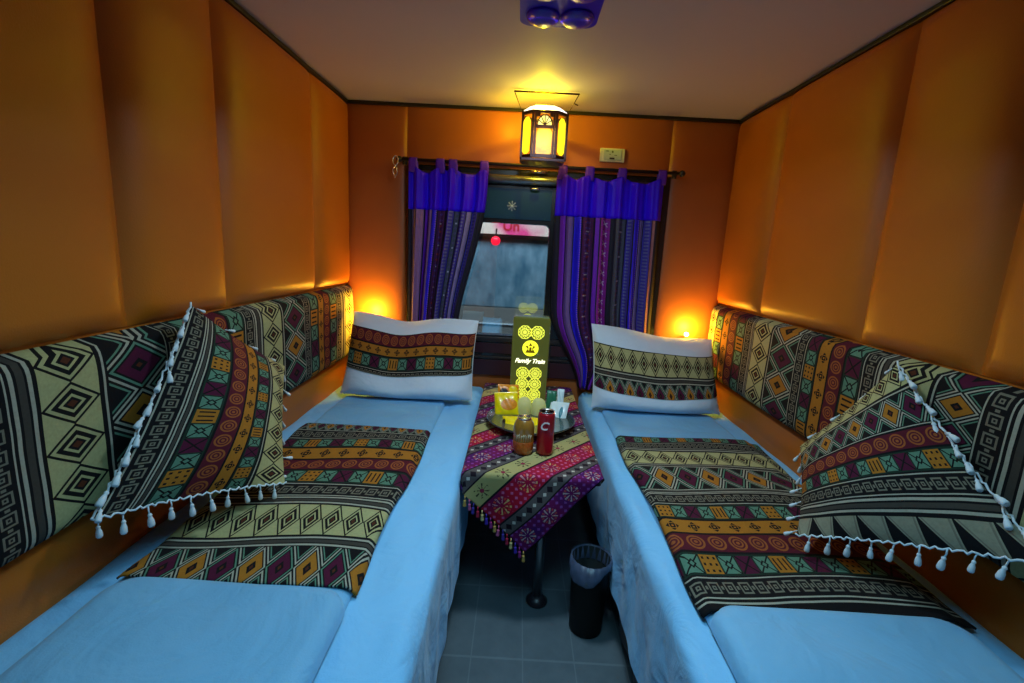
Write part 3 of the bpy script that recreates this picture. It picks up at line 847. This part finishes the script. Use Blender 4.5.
def packet(name, label, c, size, rot, mat, parts, cat='snack'):
    """pillow-shaped wrapper with crimped ends; parts are printed patches"""
    t = thing(name, label, cat, c); w, h, d = size; Rm = Matrix.Rotation(rot[2], 3, 'Z') @ Matrix.Rotation(rot[0], 3, 'X') @ Matrix.Rotation(rot[1], 3, 'Y')
    def P(a, b, s, off=0):
        u = 2 * a - 1; v = 2 * b - 1
        cr = max(0, 1 - max(0, (abs(v) - .84) / .16) )
        e = max(0, 1 - abs(u) ** 3) ** .6 * max(0, 1 - (abs(v) / .9) ** 2.5 if abs(v) < .9 else 0) ** .6
        zz = s * (d / 2 * e + .0006) + s * off + .0018 * math.sin(16 * a + 9 * b) * e
        q = Vector((u * w / 2 * (1 + .02 * math.sin(60 * b) * (abs(v) > .85)), v * h / 2, zz)); return Vector(c) + Rm @ q
    mb = MB(); mb.grid(20, 26, lambda a, b: P(a, b, 1)); mb.grid(20, 26, lambda a, b: P(a, b, -1), flip=True); mb.build('wrapper', mat, t)
    for nm, m, a0, a1, b0, b1 in parts:
        mb = MB()
        def Q(a, b):
            ang = math.hypot(2*a-1, 2*b-1)
            uu, vv = 2*a-1, 2*b-1   # square to disc
            x = uu * math.sqrt(1 - vv * vv / 2); y = vv * math.sqrt(1 - uu * uu / 2)
            return P(lerp(a0, a1, .5 + x / 2), lerp(b0, b1, .5 + y / 2), 1, .0012)
        mb.grid(10, 10, Q); mb.build(nm, m, t)
    return t
packet('snack_packet', 'yellow snack bag with an orange picture propped at the left of the plate', (-.105, -.655, CZ + .075), (.105, .115, .035), (R(58), R(-6), R(10)), M['yellow'],
       [('printed_picture', M['orange'], .25, .95, .25, .70)])
packet('snack_packet', 'orange and black topped wrapper behind the yellow bag on the plate', (-.10, -.575, CZ + .105), (.10, .08, .022), (R(65), R(8), R(6)), M['orange'],
       [('printed_patch', M['black_print'], .08, .45, .35, .75), ('printed_patch', M['yellow'], .5, .92, .45, .9)])
packet('snack_packet', 'plain bright yellow packet lying flat at the front of the plate', (-.050, -.775, CZ + .036), (.13, .095, .024), (R(16), R(0), R(4)), M['yellow'], [('printed_patch', M['black_print'], -.02, .08, .3, .7)])
packet('snack_packet', 'small yellow packet half hidden between the two drinks on the plate', (.035, -.775, CZ + .036), (.06, .085, .020), (R(16), R(0), R(-14)), M['yellow'], [])
packet('snack_packet', 'dark green wrapper standing at the right back of the plate', (.098, -.605, CZ + .085), (.045, .10, .014), (R(72), R(14), R(-12)), M['green'], [])
packet('snack_packet', 'white and teal wrapper with a tall neck at the right of the plate', (.128, -.655, CZ + .055), (.085, .10, .03), (R(45), R(-4), R(-18)), M['white_wrap'],
       [('printed_stripe', M['teal_print'], .62, .80, .15, .7)])
packet('snack_packet', 'narrow white wrapper standing behind the white and teal one', (.140, -.595, CZ + .10), (.032, .085, .012), (R(70), R(-8), R(-10)), M['white_wrap'], [])
# two upturned cream tumblers behind the drinks
for x, y, lb in ((-.025, -.645, 'left cream glowing tumbler upside down on the plate before the lit sign'), (.040, -.650, 'right cream glowing tumbler upside down on the plate before the lit sign')):
    b = MB(); b.lathe((x, y, CZ + .007), [(.026, 0), (.031, 0), (.031, .004), (.034, .035), (.033, .07), (.027, .092), (.014, .102), (0, .104)], 26)
    tag(b.build('tumbler', M['cup']), lb, 'cup')

# drinks
t = thing('drink_bottle', 'small amber can-shaped drink bottle with a silver cap in front of the plate', 'drink', (-.030, -.985, CZ))
c = (-.030, -.985, CZ)
b = MB(); b.lathe(c, [(0, 0), (.031, 0), (.036, .005), (.0395, .022), (.040, .055), (.040, .100), (.0365, .118), (.029, .130), (.026, .135)], 32); b.build('bottle_body', M['amber'], t)
b = MB(); b.lathe(c, [(.0365, .0025), (.0400, .022), (.0406, .050), (.0404, .051)], 32); b.build('orange_base', M['amber_low'], t)
b = MB(); b.lathe(c, [(.026, .1345), (.0272, .136), (.0272, .141), (.023, .143), (.022, .141), (0, .141)], 28); b.build('cap', M['silver'], t)
b = MB()
for k in range(7):
    a = R(-128 + 12.5 * k); r_ = .0408; h0, h1 = .056, .080 + .004 * (k % 2)
    px, py = c[0] + r_ * math.cos(a), c[1] + r_ * math.sin(a); b.tube([(px, py, CZ + h0), (px, py, CZ + h1)], .0013, 6)
    if k % 3 != 1: a2 = R(-128 + 12.5 * k + 8); b.tube([(px, py, CZ + (h0 + h1) / 2), (c[0] + r_ * math.cos(a2), c[1] + r_ * math.sin(a2), CZ + h1)], .0011, 6)
b.build('pale_lettering', simple('pale_label_ink', (.50, .46, .30), .5), t)
c = (.053, -.985, CZ)
t = thing('drink_can', 'slim red drink can with a silver top in front of the plate', 'drink', c)
b = MB(); b.lathe(c, [(0, 0), (.025, 0), (.029, .005), (.0328, .014), (.0328, .148), (.031, .158), (.028, .166)], 32); b.build('can_body', M['red_can'], t)
b = MB(); b.lathe(c, [(.028, .1655), (.0293, .167), (.0293, .170), (.0268, .1705), (.0255, .166), (0, .166)], 28); b.tube([(c[0] - .008, c[1] - .004, CZ + .168), (c[0] + .008, c[1] + .002, CZ + .168)], .003, 6); b.build('can_lid', M['silver'], t)
text_obj('white_logo', 'C', .044, (c[0] - .011, c[1] - .0322, CZ + .118), (PI/2, 0, R(-14)), simple('white_logo_ink', (.8, .75, .75), .5), t, shear=.3, bold=.0006, depth=.0008)
t = None

# lit sign
SX, SY = -.008, -.462; SW, SD, SH = .086, .035, .452     # half widths
sg = thing('lit_sign', 'dark olive light-up sign with yellow rosettes standing behind the plate', 'sign', (SX, SY, CZ))
def tap(z): return 1 - .03 * (1 - z)
b = MB(); V = []
b.box(SX - SW, SX + SW, SY - SD, SY + SD, CZ, CZ + SH); b.build('sign_body', M['sign_body'], sg, smooth=False, bevel=.006)
b = MB(); b.box(SX - SW + .006, SX + SW - .006, SY - SD + .008, SY + SD - .008, CZ + SH, CZ + SH + .004); b.build('top_plate', simple('pale_acrylic', (.25, .30, .16), .2, coat=.5), sg, smooth=False)
def rosette_mat():
    m, b = newmat('lit_rosette_tracery'); u, v = uvsep()
    r = S.m('SQRT', u * u + v * v); a = S.m('ARCTAN2', v, u)
    pet = ab(S.m('SINE', a * 6.0)) * .22 + .60
    g1 = ab(r - pet) < .09
    g2 = btw(r, .30, .40); g3 = (ab(S.m('SINE', a * 6.0)) < .22) * btw(r, .2, .62)
    gap = mx(mx(g1, g2), g3) * (r < .93)
    c = mix(gap, (.80, .80, .07), (.045, .06, .002))
    setc(b, 'Base Color', c); setc(b, 'Emission Color', c); b.inputs['Emission Strength'].default_value = 1.05; b.inputs['Base Color'].default_value = (.1, .1, .01, 1); return m
M['rosette'] = rosette_mat()
def rosette(cx, cz, r, yf, s):
    mb = MB(); n = 64; V = [(cx, yf, cz)]; UV = [(0, 0)]
    for k in range(n):
        a = 2 * PI * k / n; q = r * (1 + .07 * abs(math.sin(4 * a)) ) ; V.append((cx + q * math.cos(a), yf, cz + q * math.sin(a))); UV.append((math.cos(a), math.sin(a)))
    mb.add(V, [(0, 1 + k, 1 + (k + 1) % n) if s > 0 else (0, 1 + (k + 1) % n, 1 + k) for k in range(n)], UV)
    mb.build('rosette', M['rosette'], sg, smooth=False, solid=.001)
for s in (1, -1):
    yf = SY - s * (SD + .0012)
    for cx in (-.030, .030):
        rosette(SX + cx, CZ + SH - .070, .031, yf, s)
        for k in range(4): rosette(SX + cx, CZ + SH - .268 - .052 * k, .029, yf - s * .0004 * (k % 2), s)
    mb = MB(); n = 48                      # round emblem: disc with dark peaks and a little arch
    ez = CZ + SH - .146; er = .038
    V = [(SX, yf, ez)] + [(SX + er * math.cos(2 * PI * k / n), yf, ez + er * math.sin(2 * PI * k / n)) for k in range(n)]
    mb.add(V, [(0, 1 + k, 1 + (k + 1) % n) for k in range(n)]); mb.build('emblem_disc', M['sign_yellow'], sg, smooth=False, solid=.001)
    y2 = yf - s * .0012
    mb = MB()
    star = []
    for k in range(10):
        a = R(90 + 36 * k); q = .026 if k % 2 == 0 else .013; star.append((SX + q * math.cos(a), y2, ez + .002 + q * math.sin(a)))
    mb.add([(SX, y2, ez)] + star, [(0, 1 + k, 1 + (k + 1) % 10) for k in range(10)])
    mb.add([(SX - .024, y2, ez - .022), (SX + .024, y2, ez - .022), (SX + .015, y2, ez - .006), (SX - .015, y2, ez - .006)], [(0, 1, 2, 3)])
    mb.build('emblem_star', simple('dark_ochre', (.12, .07, .002), .4, emit=(.10, .06, .0), estr=1), sg, smooth=False, solid=.001)
    mb = MB(); y3 = yf - s * .0024
    for x0, x1, z0, z1 in ((-.009, -.0055, -.010, .008), (.0055, .009, -.010, .008), (-.011, .011, .006, .011)):
        mb.box(SX + x0, SX + x1, min(y3, y2), max(y3, y2), ez + z0, ez + z1)
    mb.box(SX - .016, SX + .016, min(y3, y2), max(y3, y2), ez - .033, ez - .025)
    mb.build('emblem_gate', M['sign_yellow'], sg, smooth=False)
    text_obj('sign_lettering', 'Family Train', .0285, (SX, yf - s * .001, CZ + SH - .208), (PI/2, 0, 0 if s > 0 else PI), M['sign_white'], sg, shear=.35, bold=.0007)
b = MB()
for sx_ in (-1, 1):
    b.tube([(SX + sx_ * (SW + .001), SY - SD + .004, CZ + .01), (SX + sx_ * (SW + .001), SY - SD + .004, CZ + SH - .01)], .0009, 6)
b.build('edge_light', M['sign_body'], sg)

# ------------------------------------------------------------------ bin
c = (.226, -1.205, 0)
t = thing('waste_bin', 'black waste bin with a bluish liner on the floor against the right bed', 'waste bin', c)
b = MB(); b.lathe(c, [(0, .0), (.054, 0), (.058, .006), (.067, .27), (.070, .275), (.070, .282), (.065, .282), (.056, .012), (0, .010)], 36); b.build('bin_body', M['bin'], t)
b = MB(); n = 60
def lf(a, q):
    g = 2 * PI * a; rr = [.0625, .066, .0715, .0735][min(3, int(q * 3 + .5))]; z = [.235, .285, .287, .262 - .055 * max(0, math.sin(-g - .6)) ** 2 + .006 * math.sin(5 * g)][min(3, int(q * 3 + .5))]
    rr += .0012 * math.sin(g * 19); return (c[0] + rr * math.cos(g), c[1] + rr * math.sin(g), z)
b.grid(72, 3, lf); b.build('bin_liner', M['liner'], t)

# ------------------------------------------------------------------ curtains
RODZ, RODY = 1.757, -.075
t = thing('curtain_rod', 'thin dark curtain rod with round ends above the window', 'curtain rod', (0, RODY, RODZ))
b = MB(); b.tube([(-.735, RODY, RODZ + .0), (.735, RODY, RODZ)], .0085, 12); b.build('rod', M['trim'], t)
for x in (-.742, .742):
    b = MB(); b.lathe((x, RODY, RODZ), [(0, -.017), (.012, -.012), (.017, 0), (.012, .012), (0, .017)], 16); b.build('finial', M['trim'], t)
for x in (-.722, .715):
    b = MB(); b.tube([(x, RODY, RODZ), (x, -.03, RODZ), (x, -.024, RODZ)], .006, 8); b.box(x - .012, x + .012, -.034, -.026, RODZ - .02, RODZ + .02); b.build('bracket', M['trim'], t)
# small hook and rings hanging beside the rod
t = thing('hook_and_ring', 'small pale metal hook with a ring hanging at the left end of the curtain rod', 'hook', (-.757, -.07, 1.73))
b = MB(); b.tube([(-.757 + .014 * math.cos(R(a)), -.093 + .004 * math.sin(R(a)), 1.745 + .024 * math.sin(R(a))) for a in range(0, 361, 24)], .0042, 8); b.build('ring', M['silver'], t)
b = MB(); b.tube([(-.757, -.093, 1.722), (-.770, -.092, 1.70), (-.770, -.09, 1.685), (-.760, -.09, 1.66), (-.750, -.09, 1.685), (-.750, -.092, 1.705), (-.757, -.093, 1.722)], .0036, 8); b.build('chain_link', M['silver'], t)

def curtain(name, label, mat, xl, xr, zb, ztop, zh, nf, tabs, width, ph):
    t = thing(name, label, 'curtain', ((xl(1.5) + xr(1.5)) / 2, RODY, zb))
    def pos(a, z, off=0):
        x = lerp(xl(z), xr(z), a)
        amp = .015 + .010 * sm((ztop - z) / .5)
        y = RODY - .004 + amp * math.sin(2 * PI * nf * a + ph) + amp * .35 * math.sin(2 * PI * nf * 2.3 * a + 1 + z * 1.5) - off
        return (x, min(y, -.045), z)
    b = MB(); b.grid(150, 60, lambda a, q: pos(a, lerp(zb, zh, q)), lambda a, q: (a * width, lerp(zb, zh, q))); b.build('curtain_panel', mat, t, solid=.0015)
    def top(a):     # scalloped upper edge, sagging between the tabs
        dmin = min(abs(a - k) for k in tabs); gap = .5 / len(tabs)
        return ztop - .026 * sm(dmin / gap / 1.3)
    b = MB(); b.grid(110, 14, lambda a, q: pos(a, lerp(zh - .006, top(a), q), .002), None); b.build('blue_heading', M['satin'], t, solid=.0015)
    for k in tabs:
        b = MB(); x0 = lerp(xl(ztop), xr(ztop), k); y0 = pos(k, ztop)[1]
        def loop(a, q):
            g = PI * 2 * q; return (x0 + (a - .5) * .038 * (1 + .25 * abs(math.cos(g / 2))), RODY + .0125 * math.sin(g) + (y0 - RODY) * .5 * (1 - abs(2*q-1)) * 0, RODZ + (.0125 * -math.cos(g) if abs(q - .5) < .25 else -math.cos(g) * .0125 - (.05 * (abs(q - .5) - .25) * 4)))
        b.grid(4, 28, loop); b.build('hanging_tab', M['violet'], t, solid=.0012)
    return t
curtain('window_curtain', 'narrow left striped purple and blue curtain with a royal blue heading', M['curtain_left'],
        lambda z: -.692 + .004 * (1.74 - z), lambda z: -.272 - .14 * sm((1.65 - z) / .85) , .70, 1.722, 1.512, 5, [.06, .40, .56, .95], .47, .4)
def rl(z): return .092 + .03 * max(0, (1.5 - z)) + .17 * sm((1.05 - z) / .5) ** 1.3
def rr_(z): return .655 + .02 * (1.74 - z) - .27 * sm((.80 - z) / .28)
curtain('window_curtain', 'wide right striped curtain gathered at its foot, royal blue heading', M['curtain_right'], rl, rr_, .566, 1.722, 1.517, 6, [.05, .30, .60, .97], .67, 1.3)

# ------------------------------------------------------------------ socket on the wall
t = thing('wall_socket', 'small ivory wall plate with a dark slot above the curtain rod', 'socket', (.377, -.028, 1.84))
b = MB(); b.box(.312, .442, -.040, -.024, 1.803, 1.872); b.build('cover_plate', M['white_plastic'], t, smooth=False, bevel=.004)
b = MB(); b.box(.330, .424, -.044, -.039, 1.811, 1.864); b.build('face', M['ivory2'], t, smooth=False, bevel=.003)
b = MB(); b.box(.362, .388, -.046, -.043, 1.816, 1.824); b.build('slot', M['black_print'], t, smooth=False)
b = MB(); b.box(.342, .356, -.0455, -.043, 1.854, 1.858); b.box(.372, .380, -.0455, -.043, 1.848, 1.858); b.box(.360, .366, -.0455, -.043, 1.838, 1.842); b.box(.386, .400, -.0455, -.043, 1.835, 1.838); b.build('marking', M['sign_body'], t, smooth=False)

# ------------------------------------------------------------------ lantern
LX, LY = .000, -.27
t = thing('wall_lantern', 'bronze lantern with lit yellow glass hanging above the middle of the window', 'lantern', (LX, LY, 1.75))
Z0, ZT = 1.750, 1.958
def octp(w, d, ch): return [(-w+ch, -d), (w-ch, -d), (w, -d+ch), (w, d-ch), (w-ch, d), (-w+ch, d), (-w, d-ch), (-w, -d+ch)]
hw, hd = .108, .085
b = MB()
def ring(b, w, d, ch, z0, z1, th=.012):
    o = octp(w, d, ch); i = octp(w - th, d - th, ch)
    V = [(LX+x, LY+y, z0) for x, y in o] + [(LX+x, LY+y, z1) for x, y in o] + [(LX+x, LY+y, z0) for x, y in i] + [(LX+x, LY+y, z1) for x, y in i]
    F = []
    for k in range(8):
        j = (k + 1) % 8; F += [(k, j, 8+j, 8+k), (16+j, 16+k, 24+k, 24+j), (8+k, 8+j, 24+j, 24+k), (j, k, 16+k, 16+j)]
    b.add(V, F)
CH = .048
ring(b, hw, hd, CH, Z0, Z0 + .016); ring(b, hw, hd, CH, ZT - .014, ZT)
for x, y in octp(hw - .005, hd - .005, CH):
    b.box(LX+x-.006, LX+x+.006, LY+y-.006, LY+y+.006, Z0, ZT)
b.build('frame', M['lantern_metal'], t, smooth=False, bevel=.002)
b = MB(); o8 = octp(hw, hd, CH); V = [(LX+x, LY+y, Z0 - .004) for x, y in o8] + [(LX+x*.9, LY+y*.9, Z0 - .014) for x, y in o8]
b.add(V, [tuple(range(8)), tuple(range(15, 7, -1))] + [(k, (k+1) % 8, 8 + (k+1) % 8, 8 + k) for k in range(8)]); b.build('base_tray', M['lantern_metal'], t, smooth=False)
# face plate frame in front
b = MB(); fy = LY - hd
for (x0, x1, z0, z1) in ((-.108, -.099, Z0 - .012, ZT - .01), (.099, .108, Z0 - .012, ZT - .01), (-.108, .108, Z0 - .014, Z0 - .004)):
    b.box(LX + x0, LX + x1, fy - .006, fy + .004, z0, z1)
for (x0, x1, z0, z1) in ((-.048, -.038, Z0, ZT - .01), (.038, .048, Z0, ZT - .01), (-.04, .04, Z0 + .128, Z0 + .142), (-.04, .04, Z0, Z0 + .014)):
    b.box(LX + x0, LX + x1, fy - .005, fy + .002, z0, z1)
for k in range(5):
    a = R(30 + 30 * k); b.tube([(LX, fy - .003, Z0 + .142), (LX + .037 * math.cos(a), fy - .003, Z0 + .142 + .044 * math.sin(a))], .0022, 6)
b.tube([(LX + .034 * math.cos(R(a)), fy - .003, Z0 + .142 + .044 * math.sin(R(a))) for a in range(0, 181, 15)], .003, 6)
for sx_ in (-1, 1):
    b.box(*sorted((LX + sx_ * .022, LX + sx_ * .038)), fy - .004, fy + .001, Z0 + .178, ZT - .012)
b.build('front_tracery', M['lantern_metal'], t, smooth=False)
def pane(name, pts, mat):
    b = MB(); b.add(pts, [tuple(range(len(pts)))]); b.build(name, mat, t, smooth=False, solid=.002)
pane('amber_pane', [(LX+x*.036, fy + .004, z) for x, z in ((-1, Z0+.024), (-.8, Z0+.012), (.8, Z0+.012), (1, Z0+.024), (1, Z0+.112), (.72, Z0+.128), (-.72, Z0+.128), (-1, Z0+.112))], M['lan_mid'])
pane('fan_pane', [(LX + .034*math.cos(R(a)), fy + .005, Z0 + .142 + .042*math.sin(R(a))) for a in range(0, 181, 15)], M['lan_fan'])
for sx_ in (-1, 1):
    xa, ya = LX + sx_ * (hw - CH + .001), LY - hd + .004; xb, yb_ = LX + sx_ * (hw - .004), LY - hd + CH
    pa, pb = (xa, ya), (xb, yb_)
    P_ = lambda f, z: (lerp(pa[0], pb[0], f), lerp(pa[1], pb[1], f), z)
    pane('yellow_pane', [P_(.12, Z0+.03), P_(.35, Z0+.018), P_(.65, Z0+.018), P_(.86, Z0+.03), P_(.92, Z0+.10), P_(.86, ZT-.045), P_(.62, ZT-.028), P_(.35, ZT-.028), P_(.14, ZT-.045), P_(.08, Z0+.10)], M['lan_side'])
pane('yellow_pane', [(LX + hw - .003, LY - hd + CH + .008, Z0+.02), (LX + hw - .003, LY + hd - CH - .008, Z0+.02), (LX + hw - .003, LY + hd - CH - .008, ZT - .02), (LX + hw - .003, LY - hd + CH + .008, ZT - .02)], M['lantern_metal'])
b = MB(); o1 = octp(hw - .002, hd - .002, CH); o2 = octp(.070, .055, .03)
ks = (7, 0, 1, 2)
V = [(LX+o1[k][0], LY+o1[k][1], ZT) for k in ks] + [(LX+o2[k][0], LY+o2[k][1], ZT + .026) for k in ks]
b.add(V, [(k, k + 1, 5 + k, 4 + k) for k in range(3)]); b.build('sloping_roof', M['lan_top'], t, smooth=False, solid=.002)
b = MB()
b.tube([(LX - .105, LY, ZT), (LX - .147, LY - .06, 2.036)], .0022, 6); b.tube([(LX + .105, LY, ZT), (LX + .150, LY - .06, 2.036)], .0022, 6)
b.tube([(LX - .149, LY - .06, 2.038), (LX + .153, LY - .06, 2.038)], .0042, 8); b.tube([(LX + .132, LY - .03, 2.006), (LX + .152, LY - .03, 1.998)], .003, 6); b.build('carrying_handle', M['lantern_metal'], t)
b = MB(); b.tube([(LX, LY + hd, 1.86), (LX, -.03, 1.86)], .009, 8); b.box(LX - .02, LX + .02, -.034, -.026, 1.83, 1.89); b.build('wall_bracket', M['lantern_metal'], t)
b = MB(); b.lathe((LX, LY, Z0 + .02), [(0, 0), (.016, .0), (.016, .06), (.011, .062), (.014, .075), (.008, .10), (0, .108)], 16); b.build('candle_bulb', M['bulb'], t)

# ------------------------------------------------------------------ ceiling twin light
t = thing('ceiling_light', 'deep blue twin-domed ceiling light at the top middle', 'ceiling light', (-.005, -1.24, H))
b = MB(); pts = rrect(-.112, .102, -1.40, -1.085, .03)
V = [(x, y, H - .002) for x, y in pts] + [(x, y, H - .050) for x, y in pts]; n = len(pts)
b.add(V, [(k, (k+1) % n, n + (k+1) % n, n + k) for k in range(n)] + [tuple(range(n)), tuple(range(2*n-1, n-1, -1))]); b.build('housing', M['blue_plastic'], t, smooth=False, bevel=.008)
for x in (-.052, .048):
    b = MB(); b.lathe((x, -1.145, H - .050), [(.048, 0), (.050, -.003), (.046, -.009), (.034, -.016), (.018, -.020), (0, -.021)], 28, sy=1.15); b.build('dome', M['blue_plastic'], t)
    b = MB(); b.lathe((x, -1.30, H - .050), [(.048, 0), (.050, -.003), (.046, -.009), (.034, -.016), (.018, -.020), (0, -.021)], 28, sy=1.15); b.build('dome', M['blue_plastic'], t)

# ------------------------------------------------------------------ corner bulbs behind the pillows
for x, lb in ((-.885, 'small warm lamp glowing behind the left pillow'), (.872, 'small warm lamp glowing behind the right pillow')):
    t = thing('corner_lamp', lb, 'lamp', (x, -.045, .90))
    b = MB(); b.lathe((x, -.062, .908), [(0, -.013), (.010, -.009), (.013, 0), (.010, .009), (0, .013)], 16); b.build('bulb', M['bulb'], t)
    b = MB(); b.tube([(x, -.062, .885), (x, -.060, .855), (x, -.028, .85)], .008, 8); b.lathe((x, -.062, .872), [(.0, -.004), (.015, -.004), (.015, .010), (.010, .016), (0, .016)], 14); b.build('lamp_holder', M['lantern_metal'], t)

GROUPS = dict(snack_packet='snack wrappers on the plate', tumbler='cream tumblers on the plate', pillow='pillows at the window end', tasselled_cushion='tasselled cushions on the beds',
              berth_bed='berth beds', folded_duvet='folded duvets on the beds', bed_runner='woven runners across the beds', padded_backrest='woven strips on the side walls',
              window_curtain='curtains at the window', corner_lamp='corner lamps behind the pillows')
for o in bpy.data.objects:
    k = o.name.split('.')[0]
    if not o.parent and k in GROUPS: o['group'] = GROUPS[k]

# ------------------------------------------------------------------ lights
def light(name, kind, loc, e, col, rot=(0, 0, 0), **k):
    l = bpy.data.lights.new(name, kind); l.energy = e; l.color = col
    for a, b in k.items(): setattr(l, a, b)
    o = bpy.data.objects.new(name, l); COL.objects.link(o); o.location = loc; o.rotation_euler = rot; return o
light('lantern_light', 'POINT', (LX, LY, 1.88), 1.2, (1, .62, .04), shadow_soft_size=.015)
light('lantern_glow', 'POINT', (LX, LY - .13, 1.85), .9, (1, .74, .25), shadow_soft_size=.05)
light('lantern_ceiling_fill', 'POINT', (LX - .012, LY - .06, 2.010), 4.2, (1, .80, .0), shadow_soft_size=.010)  # added above the lantern body to throw a yellow glow on the ceiling
light('lantern_side', 'POINT', (LX - .175, LY + .12, 1.95), 1.1, (1, .62, .02), shadow_soft_size=.03)
for x in (-.895, .885):
    light('corner_light', 'POINT', (x, -.090, .938), 6.0, (1, .52, .03), shadow_soft_size=.02)
light('cabin_fill', 'AREA', (0, -2.15, 2.02), 7.0, (.34, .76, 1.0), shape='RECTANGLE', size=.7, size_y=.5, spread=R(130))  # added cool fill over the near beds, unseen, no fixture modelled
light('twin_light', 'AREA', (-.005, -1.24, 1.970), 11.5, (.62, .84, 1.0), rot=(R(12), 0, 0), shape='RECTANGLE', size=.18, size_y=.24, spread=R(150))
light('platform_light', 'AREA', (0, .6, 2.6), 75, (.75, .9, 1.0), rot=(R(50), 0, 0), shape='RECTANGLE', size=3, size_y=.6)

w = bpy.data.worlds.new('night'); SC.world = w; w.use_nodes = True
w.node_tree.nodes['Background'].inputs[0].default_value = (.02, .03, .06, 1); w.node_tree.nodes['Background'].inputs[1].default_value = .3

# ------------------------------------------------------------------ camera
cam = bpy.data.cameras.new('camera'); co = bpy.data.objects.new('camera', cam); COL.objects.link(co)
yaw, pitch, roll = -.00692, .190617, .0535895
cy, sy, cp, sp = math.cos(yaw), math.sin(yaw), math.cos(pitch), math.sin(pitch)
f = Vector((sy * cp, cy * cp, -sp)); r = Vector((cy, -sy, 0)); u = r.cross(f)
r2 = r * math.cos(roll) + u * math.sin(roll); u2 = -r * math.sin(roll) + u * math.cos(roll)
mt = Matrix((r2, u2, -f)).transposed().to_4x4(); mt.translation = Vector((-.08125, -2.70446, H - .7276)); co.matrix_world = mt
cam.sensor_width = 36; cam.lens = 476.897 / 1024 * 36; cam.clip_start = .02
SC.camera = co
SC.view_settings.view_transform = 'Standard'; SC.view_settings.look = 'None'; SC.view_settings.gamma = 1
SC.view_settings.use_curve_mapping = False; SC.view_settings.exposure = 0
